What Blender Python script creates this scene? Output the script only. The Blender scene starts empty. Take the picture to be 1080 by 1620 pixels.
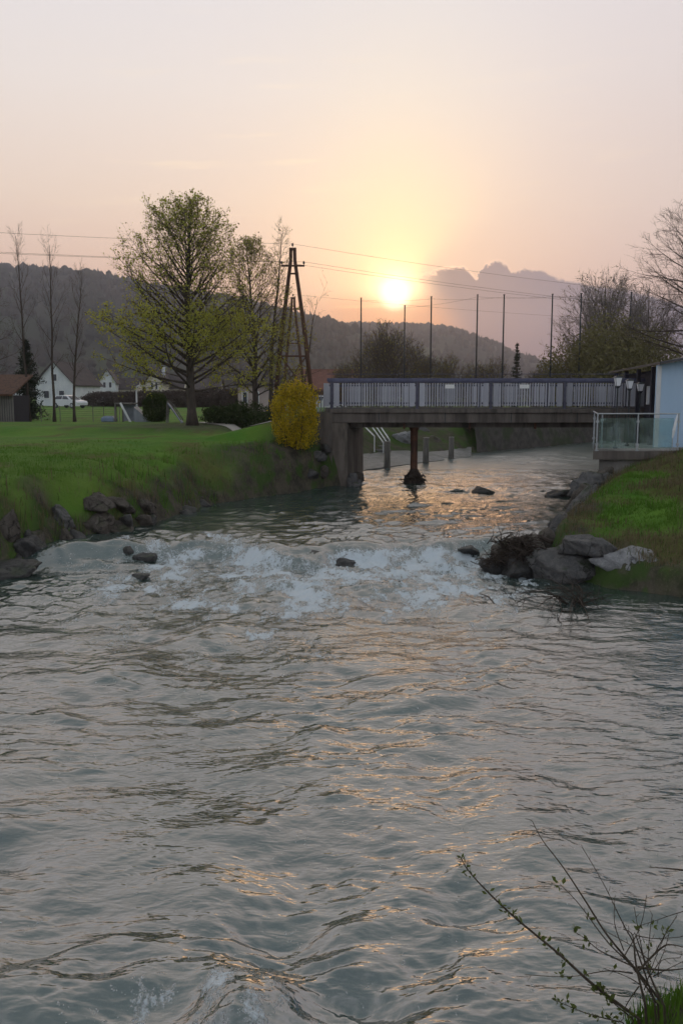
import bpy, math, random
import numpy as np
from mathutils import Vector, Matrix, noise as mnoise

scene = bpy.context.scene
COL = scene.collection
R = math.radians

# ---------------------------------------------------------------- camera
CAM_Z, PITCH, FPX = 3.6, math.atan(185.0 / 1403.0), 1403.0      # water below the rapids is z = 0
cam_data = bpy.data.cameras.new("camera")
cam_data.sensor_fit = 'VERTICAL'
cam_data.sensor_height = 36.0
cam_data.lens = 36.0 * FPX / 1620.0
cam_data.clip_start = 0.05
cam_data.clip_end = 6000.0
cam = bpy.data.objects.new("camera", cam_data)
COL.objects.link(cam)
cam.location = (0, 0, CAM_Z)
cam.rotation_euler = (math.pi / 2 - PITCH, 0, 0)
scene.camera = cam

def ray(px, py):
    u, v = (px - 540) / FPX, (810 - py) / FPX
    c, s = math.cos(PITCH), math.sin(PITCH)
    return Vector((u, c + v * s, -s + v * c))

def at(px, py, y):
    """the point of the place seen at that pixel of the photograph, y metres ahead of the camera"""
    d = ray(px, py)
    return Vector((0, 0, CAM_Z)) + d * (y / d.y)

def on_z(px, py, z):
    d = ray(px, py)
    return Vector((0, 0, CAM_Z)) + d * ((z - CAM_Z) / d.z)

def az_el(px, py):
    d = ray(px, py).normalized()
    return math.degrees(math.atan2(d.x, d.y)), math.degrees(math.asin(d.z))

# ---------------------------------------------------------------- world / sky
SUN_AZ, SUN_EL = az_el(625, 465)
world = bpy.data.worlds.new("World")
scene.world = world
world.use_nodes = True
NT = None

class E:
    """tiny expression wrapper over shader math nodes"""
    def __init__(s, sock): s.s = sock
    def __add__(a, b): return mth('ADD', a, b)
    def __radd__(a, b): return mth('ADD', b, a)
    def __sub__(a, b): return mth('SUBTRACT', a, b)
    def __rsub__(a, b): return mth('SUBTRACT', b, a)
    def __mul__(a, b): return mth('MULTIPLY', a, b)
    def __rmul__(a, b): return mth('MULTIPLY', b, a)
    def __truediv__(a, b): return mth('DIVIDE', a, b)
    def __rtruediv__(a, b): return mth('DIVIDE', b, a)
    def __pow__(a, b): return mth('POWER', a, b)

def setin(sock, v):
    if isinstance(v, E): NT.links.new(v.s, sock)
    elif isinstance(v, bpy.types.NodeSocket): NT.links.new(v, sock)
    else: sock.default_value = v

def mth(op, *args, clamp=False):
    n = NT.nodes.new('ShaderNodeMath'); n.operation = op; n.use_clamp = clamp
    for i, a in enumerate(args): setin(n.inputs[i], a)
    return E(n.outputs[0])

def sstep(x, a, b):
    n = NT.nodes.new('ShaderNodeMapRange'); n.interpolation_type = 'SMOOTHSTEP'
    setin(n.inputs['Value'], x)
    flip = a > b
    n.inputs['From Min'].default_value = min(a, b); n.inputs['From Max'].default_value = max(a, b)
    n.inputs['To Min'].default_value = 1.0 if flip else 0.0
    n.inputs['To Max'].default_value = 0.0 if flip else 1.0
    return E(n.outputs[0])

def mixc(f, a, b, mode='MIX'):
    n = NT.nodes.new('ShaderNodeMix'); n.data_type = 'RGBA'; n.blend_type = mode
    n.clamp_factor = True
    setin(n.inputs[0], f)
    for k, v in ((6, a), (7, b)):
        if isinstance(v, (tuple, list)): n.inputs[k].default_value = (*v[:3], 1)
        else: setin(n.inputs[k], v)
    return E(n.outputs[2])

def scalec(col, f):
    n = NT.nodes.new('ShaderNodeVectorMath'); n.operation = 'SCALE'
    if isinstance(col, (tuple, list)): n.inputs[0].default_value = col[:3]
    else: setin(n.inputs[0], col)
    setin(n.inputs['Scale'], f)
    return E(n.outputs[0])

def addc(a, b):
    n = NT.nodes.new('ShaderNodeVectorMath'); n.operation = 'ADD'
    setin(n.inputs[0], a); setin(n.inputs[1], b)
    return E(n.outputs[0])

def ramp(x, stops, interp='EASE'):
    n = NT.nodes.new('ShaderNodeValToRGB'); cr = n.color_ramp; cr.interpolation = interp
    while len(cr.elements) < len(stops): cr.elements.new(0.5)
    for e, (p, c) in zip(cr.elements, stops):
        e.position = p; e.color = (*c[:3], 1)
    setin(n.inputs[0], x)
    return E(n.outputs[0])

def noise(vec, scale, detail=3, rough=0.5, dist=0.0, kind=None):
    n = NT.nodes.new('ShaderNodeTexNoise')
    if vec is not None: setin(n.inputs['Vector'], vec)
    n.inputs['Scale'].default_value = scale; n.inputs['Detail'].default_value = detail
    n.inputs['Roughness'].default_value = rough; n.inputs['Distortion'].default_value = dist
    return E(n.outputs[0])

def vec3(x, y, z):
    n = NT.nodes.new('ShaderNodeCombineXYZ')
    for i, a in enumerate((x, y, z)): setin(n.inputs[i], a)
    return E(n.outputs[0])

def lin(r, g, b):
    f = lambda c: ((c / 255 + 0.055) / 1.055) ** 2.4 if c > 10 else c / 255 / 12.92
    return (f(r), f(g), f(b))

def build_world():
    global NT
    NT = world.node_tree
    NT.nodes.clear()
    tc = NT.nodes.new('ShaderNodeTexCoord')
    sep = NT.nodes.new('ShaderNodeSeparateXYZ'); NT.links.new(tc.outputs['Generated'], sep.inputs[0])
    X, Y, Z = (E(o) for o in sep.outputs)
    D = 180 / math.pi
    el = mth('ARCSINE', Z) * D
    az = mth('ARCTAN2', X, Y) * D
    sd = Vector((math.sin(R(SUN_AZ)) * math.cos(R(SUN_EL)), math.cos(R(SUN_AZ)) * math.cos(R(SUN_EL)), math.sin(R(SUN_EL))))
    dt = NT.nodes.new('ShaderNodeVectorMath'); dt.operation = 'DOT_PRODUCT'
    NT.links.new(tc.outputs['Generated'], dt.inputs[0]); dt.inputs[1].default_value = sd
    cosang = E(dt.outputs['Value'])
    ang = mth('ARCCOSINE', mth('MINIMUM', cosang, 0.9999999)) * D
    # hazy dusk dome: the side of the sunset and the cool side opposite it, brightened low down as unseen fill
    t = mth('DIVIDE', mth('MAXIMUM', el, 0.0), 90.0, clamp=True)
    warm = ramp(t, [(0.0, lin(196, 150, 146)), (0.065, lin(224, 184, 164)), (0.13, lin(226, 204, 187)), (0.2, lin(221, 211, 205)),
                    (0.27, lin(213, 209, 211)), (0.38, lin(205, 197, 192)), (0.55, lin(168, 169, 168)), (0.8, lin(128, 139, 142)), (1.0, lin(120, 132, 137))], 'LINEAR')
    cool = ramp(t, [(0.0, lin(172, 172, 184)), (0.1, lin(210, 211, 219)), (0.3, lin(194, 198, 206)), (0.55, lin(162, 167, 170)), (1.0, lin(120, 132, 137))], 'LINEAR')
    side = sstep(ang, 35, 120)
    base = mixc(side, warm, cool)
    # greyer to the right of the sun, where the cloud bank shades the haze
    greyr = sstep(az, 3, 20) * sstep(el, 40, 8) * sstep(az, 120, 40)
    base = mixc(greyr * 0.42, base, lin(190, 178, 184))
    dax, dey = az - SUN_AZ, el - SUN_EL
    # direction round the sun: the bank cuts the glow off on its right
    phi = mth('ARCTAN2', dax, dey) * D
    cut = 1.0 - sstep(phi, 32, 62) * sstep(phi, 175, 120) * 0.72 * sstep(ang, 0.8, 2.6)
    g1 = mth('EXPONENT', ang * (-1 / 2.4)) * cut
    g2 = mth('EXPONENT', mth('MULTIPLY', ang * ang, -1 / 46.0)) * cut
    el2 = mth('POWER', dax * dax * 0.75 + dey * dey * 0.17, 0.5)
    g3 = mth('EXPONENT', el2 * (-1 / 2.4)) * sstep(dey, -2.5, 1.0) * cut
    core = sstep(ang, 1.25, 0.35)
    sky = mixc(g3 * 0.85, base, lin(255, 238, 178))
    sky = addc(sky, scalec((1.0, 0.56, 0.17), g1 * 1.2))
    sky = addc(sky, scalec((0.45, 0.20, 0.03), g2 * 0.18))
    sky = addc(sky, scalec((1.3, 1.1, 0.7), mth('EXPONENT', ang * ang * (-1 / 1.7))))
    # low orange band under the sun
    low = sstep(dey, 0.5, -1.2) * sstep(mth('ABSOLUTE', dax), 9.0, 1.0)
    sky = mixc(low * 0.7, sky, lin(240, 150, 95))
    # faint cirrus
    cv = vec3(az * 0.10 + el * 0.05, el * 1.1 - az * 0.06, 0.0)
    cir = sstep(noise(cv, 1.0, 3, 0.55), 0.56, 0.74) * sstep(el, 7, 11) * sstep(el, 24, 13) * sstep(mth('ABSOLUTE', az), 22, 8)
    sky = mixc(cir * 0.30, sky, lin(255, 232, 196))
    # cumulus bank to the right of the sun
    fc = NT.nodes.new('ShaderNodeFloatCurve')
    prof = [(640, 505), (650, 452), (662, 436), (690, 429), (712, 421), (738, 424), (752, 440), (768, 416), (786, 411), (802, 418),
            (808, 430), (830, 424), (858, 427), (885, 440), (915, 447), (945, 452), (1010, 462), (1080, 480), (1250, 520)]
    A0, A1 = az_el(600, 465)[0], az_el(1300, 465)[0]
    pts = []
    for px, py in prof:
        a, e = az_el(px, py); pts.append(((a - A0) / (A1 - A0), e / 15.0))
    cu = fc.mapping.curves[0]
    pts = [(0.0, pts[0][1] - 0.1)] + pts + [(1.0, pts[-1][1] - 0.06)]
    while len(cu.points) < len(pts): cu.points.new(0.5, 0.5)
    for p, (a, b) in zip(cu.points, pts): p.location = (a, b); p.handle_type = 'VECTOR'
    fc.mapping.update()
    cn = noise(vec3(az, el, 7.0), 2.0, 4, 0.65) - 0.5
    aw = az + cn * 0.8
    setin(fc.inputs['Value'], mth('DIVIDE', aw - A0, A1 - A0, clamp=True))
    top = E(fc.outputs[0]) * 15.0 + cn * 0.9
    over = top - el
    inr = sstep(az + sstep(el, 4.0, 7.5) * 1.6, az_el(655, 450)[0] + 1.0, az_el(730, 450)[0] + 1.0)
    mask = sstep(over, -0.04, 0.22) * inr * sstep(az, 40, 24)
    ccol = mixc(sstep(el, 1.5, 8.0), lin(92, 102, 134), lin(82, 84, 110))
    ccol = mixc(sstep(az, 3, 14), ccol, lin(68, 90, 128))
    ccol = mixc(sstep(cn, -0.15, 0.2) * 0.3, ccol, lin(104, 104, 128))
    sky = mixc(mask * sstep(el, -1.0, 3.0) * sstep(ang, 1.0, 3.0) * 0.94, sky, ccol)
    rim = sstep(over, -0.10, 0.02) * sstep(over, 0.26, 0.05) * inr * sstep(ang, 9.5, 2.0)
    sky = addc(sky, scalec((0.9, 0.55, 0.32), rim * 0.5))
    # thin bar under the sun
    bar = sstep(mth('ABSOLUTE', el - az_el(560, 484)[1] - dax * 0.02), 0.16, 0.02) * sstep(mth('ABSOLUTE', az - az_el(575, 484)[0]), 2.6, 0.6)
    sky = addc(sky, scalec((0.5, 0.34, 0.16), bar * 0.4))
    # veiled sun
    sky = mixc(core, sky, (2.4, 2.1, 1.5))
    nis = NT.nodes.new('ShaderNodeTexSky'); nis.sky_type = 'NISHITA'; nis.sun_disc = False
    nis.sun_elevation = R(SUN_EL); nis.sun_rotation = R(SUN_AZ); nis.dust_density = 3.0; nis.air_density = 1.4
    b1 = NT.nodes.new('ShaderNodeBackground'); NT.links.new(nis.outputs[0], b1.inputs[0]); b1.inputs[1].default_value = 0.006
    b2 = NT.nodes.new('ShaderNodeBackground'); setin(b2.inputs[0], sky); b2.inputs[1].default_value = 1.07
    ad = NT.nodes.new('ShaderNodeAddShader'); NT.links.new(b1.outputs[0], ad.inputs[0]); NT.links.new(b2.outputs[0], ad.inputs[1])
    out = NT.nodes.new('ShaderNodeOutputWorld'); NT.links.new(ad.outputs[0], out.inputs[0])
build_world()
world.cycles.sampling_method = 'MANUAL'
world.cycles.sample_map_resolution = 1024

# ---------------------------------------------------------------- sun, exposure
sun_data = bpy.data.lights.new("sun", 'SUN')
sun_data.energy = 0.12
sun_data.angle = R(16.0)
sun_data.color = (1.0, 0.50, 0.20)
sun = bpy.data.objects.new("sun", sun_data)
COL.objects.link(sun)
sdir = Vector((math.sin(R(SUN_AZ)) * math.cos(R(SUN_EL)), math.cos(R(SUN_AZ)) * math.cos(R(SUN_EL)), math.sin(R(SUN_EL))))
sun.rotation_euler = sdir.to_track_quat('Z', 'Y').to_euler()
scene.view_settings.view_transform = 'Standard'
scene.view_settings.look = 'None'
scene.view_settings.exposure = 0.20
scene.view_settings.gamma = 1.0
scene.view_settings.use_curve_mapping = False
scene.cycles.max_bounces = 6
scene.cycles.diffuse_bounces = 2
scene.cycles.glossy_bounces = 3
scene.cycles.transmission_bounces = 4
scene.cycles.transparent_max_bounces = 12
scene.cycles.volume_bounces = 0
scene.cycles.sample_clamp_indirect = 4.0
scene.cycles.use_denoising = True
scene.cycles.use_adaptive_sampling = True
scene.cycles.adaptive_threshold = 0.03

# ---------------------------------------------------------------- helpers: tags, meshes, materials
def tag(o, label=None, cat=None, group=None, kind=None):
    if label: o['label'] = label
    if cat: o['category'] = cat
    if group: o['group'] = group
    if kind: o['kind'] = kind
    return o

def empty(name, loc, label=None, cat=None, group=None, rz=0.0):
    o = bpy.data.objects.new(name, None); COL.objects.link(o)
    o.location = loc; o.rotation_euler = (0, 0, rz); o.empty_display_size = 0.2
    return tag(o, label, cat, group)

def link(name, me, parent=None, loc=None, rz=0.0):
    o = bpy.data.objects.new(name, me); COL.objects.link(o)
    if loc is not None: o.location = loc
    if rz: o.rotation_euler = (0, 0, rz)
    if parent is not None: o.parent = parent
    return o

def copy_tree(o, parent=None):
    c = o.copy(); COL.objects.link(c); c.parent = parent
    for ch in list(o.children): copy_tree(ch, c)
    return c

class MB:
    """collects vertices and faces for ONE mesh"""
    def __init__(s): s.v = []; s.f = []; s.m = []
    def add(s, vs, fs, mi=0):
        o = len(s.v); s.v.extend(tuple(p) for p in vs)
        s.f.extend(tuple(i + o for i in f) for f in fs); s.m.extend([mi] * len(fs))
        return s
    def box(s, a, b, mi=0, bev=0.0):
        x0, y0, z0 = a; x1, y1, z1 = b
        if bev <= 0:
            return s.add([(x0,y0,z0),(x1,y0,z0),(x1,y1,z0),(x0,y1,z0),(x0,y0,z1),(x1,y0,z1),(x1,y1,z1),(x0,y1,z1)],
                         [(0,3,2,1),(4,5,6,7),(0,1,5,4),(1,2,6,5),(2,3,7,6),(3,0,4,7)], mi)
        e = bev; P = []
        for z, k in ((z0, e), (z0 + e, 0), (z1 - e, 0), (z1, e)):
            P += [(x0+k+ (0), y0+k, z),(x1-k, y0+k, z),(x1-k, y1-k, z),(x0+k, y1-k, z)]
        F = [(3,2,1,0),(12,13,14,15)]
        for r in range(3):
            for i in range(4):
                j = (i + 1) % 4; F.append((r*4+i, r*4+j, r*4+4+j, r*4+4+i))
        return s.add(P, F, mi)
    def tube(s, pts, rad, n=6, mi=0, cap=True):
        pts = [Vector(p) for p in pts]
        if not hasattr(rad, '__len__'): rad = [rad] * len(pts)
        o = len(s.v); prev = None
        m = len(pts)
        for i, p in enumerate(pts):
            t = (pts[min(i+1, m-1)] - pts[max(i-1, 0)])
            if t.length < 1e-9: t = Vector((0,0,1))
            t.normalize()
            if prev is None:
                a = Vector((1,0,0)) if abs(t.x) < 0.8 else Vector((0,1,0))
            else: a = prev
            e1 = (a - t * a.dot(t)); e1.normalize(); e2 = t.cross(e1); prev = e1
            for k in range(n):
                w = 2 * math.pi * k / n
                s.v.append(tuple(p + (e1 * math.cos(w) + e2 * math.sin(w)) * rad[i]))
        for i in range(m - 1):
            for k in range(n):
                k2 = (k + 1) % n
                s.f.append((o+i*n+k, o+i*n+k2, o+(i+1)*n+k2, o+(i+1)*n+k)); s.m.append(mi)
        if cap:
            s.f.append(tuple(o + k for k in reversed(range(n)))); s.m.append(mi)
            s.f.append(tuple(o + (m-1)*n + k for k in range(n))); s.m.append(mi)
        return s
    def prism(s, poly, axis, a, b, mi=0):
        """extrude a 2D polygon along an axis: 'x' poly=(y,z), 'y' poly=(x,z), 'z' poly=(x,y)"""
        f = {'x': lambda p, t: (t, p[0], p[1]), 'y': lambda p, t: (p[0], t, p[1]), 'z': lambda p, t: (p[0], p[1], t)}[axis]
        n = len(poly)
        V = [f(p, a) for p in poly] + [f(p, b) for p in poly]
        F = [tuple(reversed(range(n))), tuple(range(n, 2*n))] + [(i, (i+1) % n, n + (i+1) % n, n + i) for i in range(n)]
        return s.add(V, F, mi)
    def mesh(s, name, mats, smooth=False):
        me = bpy.data.meshes.new(name)
        me.from_pydata(s.v, [], s.f); me.update()
        for m in (mats if isinstance(mats, (list, tuple)) else [mats]): me.materials.append(m)
        if any(s.m): me.polygons.foreach_set('material_index', s.m)
        if smooth: me.polygons.foreach_set('use_smooth', [True] * len(me.polygons))
        return me
    def build(s, name, mats, parent=None, loc=None, smooth=False, rz=0.0):
        return link(name, s.mesh(name, mats, smooth), parent, loc, rz)

def np_mesh(name, V, F, mats, smooth=False, mi=None, attrs=None):
    """V (n,3) float array, F (m,k) int array of equal-sized faces"""
    V = np.asarray(V, np.float32); F = np.asarray(F, np.int32)
    me = bpy.data.meshes.new(name)
    me.vertices.add(len(V)); me.vertices.foreach_set('co', V.ravel())
    m, k = F.shape
    me.loops.add(m * k); me.loops.foreach_set('vertex_index', F.ravel())
    me.polygons.add(m)
    me.polygons.foreach_set('loop_start', np.arange(0, m * k, k, dtype=np.int32))
    if mi is not None: me.polygons.foreach_set('material_index', np.asarray(mi, np.int32))
    me.polygons.foreach_set('use_smooth', np.full(m, bool(smooth)))
    for mt in (mats if isinstance(mats, (list, tuple)) else [mats]): me.materials.append(mt)
    for an, arr in (attrs or {}).items():
        at_ = me.attributes.new(an, 'FLOAT', 'POINT'); at_.data.foreach_set('value', np.asarray(arr, np.float32))
    me.update(calc_edges=True); me.validate()
    return me

def grid_faces(nr, nc):
    i = np.arange(nr - 1)[:, None] * nc + np.arange(nc - 1)[None, :]
    return np.stack([i, i + 1, i + nc + 1, i + nc], -1).reshape(-1, 4)

# numpy gradient noise
_rs = np.random.RandomState(7)
_PERM = _rs.permutation(4096)
_GA = _rs.rand(4096) * 2 * np.pi
_GX, _GY = np.cos(_GA), np.sin(_GA)
def pn(x, y, seed=0):
    xi = np.floor(x).astype(np.int64); yi = np.floor(y).astype(np.int64)
    xf = x - xi; yf = y - yi
    u = xf * xf * xf * (xf * (xf * 6 - 15) + 10); v = yf * yf * yf * (yf * (yf * 6 - 15) + 10)
    def g(ix, iy, dx, dy):
        h = _PERM[(_PERM[(ix + seed * 57) & 4095] + iy) & 4095]
        return _GX[h] * dx + _GY[h] * dy
    a = g(xi, yi, xf, yf); b = g(xi + 1, yi, xf - 1, yf)
    c = g(xi, yi + 1, xf, yf - 1); d = g(xi + 1, yi + 1, xf - 1, yf - 1)
    return (a + (b - a) * u) * (1 - v) + (c + (d - c) * u) * v      # about -0.7 .. 0.7
def fbm(x, y, oct=4, seed=0, gain=0.5):
    s = 0; a = 1.0; f = 1.0
    for k in range(oct):
        s = s + a * pn(x * f + 17.3 * k, y * f - 9.1 * k, seed + k); a *= gain; f *= 2.03
    return s
def npstep(x, a, b):
    t = np.clip((x - a) / (b - a), 0, 1); return t * t * (3 - 2 * t)

MATS = {}
def new_mat(name):
    global NT
    m = bpy.data.materials.new(name); m.use_nodes = True
    NT = m.node_tree
    b = NT.nodes['Principled BSDF']
    MATS[name] = m
    return m, b

def obj_coord():
    tc = NT.nodes.new('ShaderNodeTexCoord'); return E(tc.outputs['Object'])
def pos_coord():
    g = NT.nodes.new('ShaderNodeNewGeometry'); return E(g.outputs['Position'])
def scaled(v, sx, sy, sz):
    n = NT.nodes.new('ShaderNodeMapping'); setin(n.inputs[0], v); n.inputs['Scale'].default_value = (sx, sy, sz)
    return E(n.outputs[0])
def attr(name):
    n = NT.nodes.new('ShaderNodeAttribute'); n.attribute_name = name; return E(n.outputs['Fac'])
def bump(b, h, strength, dist):
    n = NT.nodes.new('ShaderNodeBump'); n.inputs['Strength'].default_value = strength; n.inputs['Distance'].default_value = dist
    setin(n.inputs['Height'], h); NT.links.new(n.outputs[0], b.inputs['Normal']); return n

def rough_mat(name, c1, c2, scale=6.0, rough=0.8, bstr=0.3, bdist=0.02, c3=None, s3=1.2, stretch=(1, 1, 1), spec=0.3, metal=0.0, rnd=0.0):
    """two-tone mottled surface with fine relief and an optional third large-scale stain colour"""
    m, b = new_mat(name)
    p = scaled(obj_coord(), *stretch)
    n1 = noise(p, scale, 6, 0.6)
    col = mixc(sstep(n1, 0.3, 0.7), c1, c2)
    if c3 is not None:
        n2 = noise(p, s3, 4, 0.6, 0.4)
        col = mixc(sstep(n2, 0.48, 0.66) * 0.8, col, c3)
    if rnd:
        oi = NT.nodes.new('ShaderNodeObjectInfo')
        col = scalec(col, E(oi.outputs['Random']) * rnd + (1 - rnd * 0.5))
    setin(b.inputs['Base Color'], col)
    b.inputs['Roughness'].default_value = rough
    b.inputs['Specular IOR Level'].default_value = spec
    b.inputs['Metallic'].default_value = metal
    if bstr: bump(b, noise(p, scale * 3.1, 5, 0.65), bstr, bdist)
    return m

def leaf_mat(name, c1, c2, trans=0.35, scale=1.5, c3=None):
    """leaves: colour varies per leaf clump; light passes through"""
    m, b = new_mat(name)
    geo = NT.nodes.new('ShaderNodeNewGeometry')
    rnd = E(geo.outputs['Random Per Island'])
    n1 = noise(pos_coord(), scale, 2, 0.5)
    col = mixc(rnd * 0.6 + sstep(n1, 0.35, 0.65) * 0.4, c1, c2)
    if c3 is not None:
        col = mixc(sstep(rnd, 0.8, 0.9), col, c3)
    setin(b.inputs['Base Color'], col)
    b.inputs['Roughness'].default_value = 0.6
    b.inputs['Specular IOR Level'].default_value = 0.2
    tr = NT.nodes.new('ShaderNodeBsdfTranslucent'); setin(tr.inputs[0], col)
    mx = NT.nodes.new('ShaderNodeMixShader'); mx.inputs[0].default_value = trans
    NT.links.new(b.outputs[0], mx.inputs[1]); NT.links.new(tr.outputs[0], mx.inputs[2])
    NT.links.new(mx.outputs[0], NT.nodes['Material Output'].inputs[0])
    return m

# ================================================================ the setting
# river edges (world x, y), from downstream to upstream
EDGE_L = [(-16.0, -30.0), (-15.0, -4.0), (-13.5, 6.0), (-11.0, 12.0), (-8.4, 15.6), (-6.95, 17.6), (-6.5, 18.6), (-6.0, 19.6), (-4.95, 21.2), (-4.3, 23.6), (-3.75, 25.8),
          (-2.9, 27.2), (-2.0, 28.4), (-0.9, 29.9), (0.05, 31.2), (0.85, 34.6), (0.95, 37.8), (3.6, 42.0), (7.1, 47.7), (11.1, 52.0), (17.0, 59.0), (30.0, 68.0), (60.0, 80.0)]
EDGE_R = [(10.0, -30.0), (6.0, -2.0), (1.25, 1.0), (0.72, 2.5), (0.92, 3.75), (1.40, 4.30), (2.5, 4.9), (5.0, 6.6), (8.6, 9.5), (10.4, 12.2), (9.6, 14.6), (8.0, 14.9), (6.3, 15.45), (5.0, 16.35),
          (4.3, 17.4), (4.2, 18.2), (4.7, 19.6), (5.45, 21.2), (6.2, 23.0), (7.0, 25.2), (8.3, 28.4), (9.3, 32.0), (12.6, 40.0), (19.0, 51.0), (28.0, 59.0), (62.0, 72.0)]
def edge_x(E_, y):
    a = np.array(E_); return np.interp(y, a[:, 1], a[:, 0])
def seg_dist(E_, x, y):
    best = np.full(np.shape(x), 1e9)
    for (ax, ay), (bx, by) in zip(E_[:-1], E_[1:]):
        dx, dy = bx - ax, by - ay; L2 = dx * dx + dy * dy
        t = np.clip(((x - ax) * dx + (y - ay) * dy) / L2, 0, 1)
        best = np.minimum(best, np.hypot(x - ax - t * dx, y - ay - t * dy))
    return best
def drop_line(x):
    return 18.9 + 0.9 * pn(x * 0.35 + 3.1, x * 0.0 + 0.5, 3) + 0.35 * pn(x * 1.1, x * 0 + 4.2, 5) + 0.05 * x
def water_level(x, y):
    return 0.40 * npstep(y - drop_line(x), -0.75, 0.35) + 0.004 * np.maximum(y - 24, 0)

def ground_z(x, y):
    x = np.asarray(x, float); y = np.asarray(y, float)
    wl = water_level(x, y)
    xl, xr = edge_x(EDGE_L, y), edge_x(EDGE_R, y)
    dl, dr = seg_dist(EDGE_L, x, y), seg_dist(EDGE_R, x, y)
    left, right = x < xl, x > xr
    n1 = fbm(x * 0.9, y * 0.9, 4, 11); n2 = fbm(x * 0.22, y * 0.22, 3, 21); n3 = fbm(x * 3.5, y * 3.5, 3, 31)
    # left bank: rough slope up to the lawn
    capl = 2.08 + 0.10 * n2 + 0.02 * n3 - 0.25 * npstep(y, 24, 16)
    wob = 0.75 * n1
    up = np.interp(dl + wob * np.clip(dl, 0, 1), [0, 0.25, 0.8, 1.3, 2.4, 5.5, 9], [-0.08, 0.32, 1.02, 1.36, 1.55, 1.68, 1.75])
    steep = npstep(y, 26.0, 29.5) * npstep(y, 40, 33)
    up2 = np.interp(dl, [0, 0.12, 0.35, 0.9, 3], [-0.05, 0.9, 1.35, 1.6, 1.75])
    up = up * (1 - steep) + up2 * steep
    zl = np.minimum(wl + up, capl) + 0.05 * n3 * npstep(dl, 5, 1)
    # road embankment to the bridge
    emb = 3.02 - 0.24 * np.maximum(-0.9 - x, 0)
    emb = np.where((x < 1.2), emb, 0) - 0.9 * np.maximum(np.abs(y - 32.9) - 1.9, 0)
    zl = np.where(dl > 0.5, np.maximum(zl, np.minimum(emb, 3.02)), zl)
    # upstream left bank: stepped down to a ramp
    upz = np.interp(dl, [0, 0.3, 2.2, 3.4, 6.0], [-0.02, 0.10, 0.28, 1.1, 1.9]) + wl
    ku = npstep(y, 34.5, 36.0) * npstep(y, 50, 43)
    zl = zl * (1 - ku) + np.minimum(upz, 2.3) * ku
    zl = zl + 0.35 * npstep(y, 120, 260) - 0.12 * npstep(-x, 0, 4) * 0
    # right bank
    capr = np.interp(y, [0, 3, 5, 7, 12, 14.5, 16.0, 17.2, 20.0, 24.5, 26, 32, 60], [2.0, 1.0, 1.0, 1.2, 1.6, 0.55, 0.42, 0.62, 1.05, 1.62, 1.9, 2.4, 2.6]) + 0.10 * n1 + 0.03 * n3
    capr = capr + 0.10 * np.clip(x - 5.5, 0, 3) * npstep(y, 16.5, 19)
    upr = np.interp(dr + 0.4 * n1 * np.clip(dr, 0, 1), [0, 0.15, 0.5, 1.2, 3.0, 6], [-0.05, 0.38, 0.75, 1.15, 1.8, 2.4])
    zr = np.minimum(wl + upr, capr) + 0.04 * n3
    # river bed
    dmin = np.minimum(dl, dr)
    zb = wl - np.interp(dmin, [0, 0.3, 1.5, 4], [0.08, 0.35, 0.7, 0.9]) + 0.1 * n1
    z = np.where(left, zl, np.where(right, zr, zb))
    # the near bank the photographer stands on
    near = np.interp(y + 0.25 * n1, [-3, 0.6, 1.6, 2.6, 3.1], [2.05, 1.95, 1.2, 0.1, -1.0])
    z = np.maximum(z, np.where(y < 3.2, near, -9))
    return z

def ground_masks(x, y, z):
    dl, dr = seg_dist(EDGE_L, x, y), seg_dist(EDGE_R, x, y)
    xl, xr = edge_x(EDGE_L, y), edge_x(EDGE_R, y)
    n = fbm(x * 0.8, y * 0.8, 4, 41)
    out = np.where((x < xl), dl, np.where(x > xr, dr, 0))
    soil_l = npstep(dl + 0.9 * n, 1.05, 0.3)
    soil_l = np.maximum(soil_l, npstep(y, 26.5, 28.5) * npstep(y, 32, 31) * npstep(dl + 0.4 * n, 1.9, 1.0))
    soil_r = npstep(dr + 0.9 * n, 1.1, 0.3)
    soil = np.where(x < xl, soil_l, np.where(x > xr, soil_r, 1.0))
    far = npstep(y, 34.5, 36) * npstep(dl + 2.5 * n, 13, 8)
    soil = np.where(x < xl, np.maximum(soil, far * 0.85), soil)
    # dry, thin grass on the middle of the right bank
    dry = npstep(fbm(x * 0.5 + 5, y * 0.5, 3, 51), np.where(x > 0, -0.30, 0.05), np.where(x > 0, 0.15, 0.35))
    return np.clip(soil, 0, 1), np.clip(dry, 0, 1)

def axis_pts(segs):
    out = [segs[0][0]]
    for a, b, st in segs:
        n = max(1, int(round((b - a) / st))); out += list(np.linspace(a, b, n + 1)[1:])
    return np.array(out)

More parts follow.
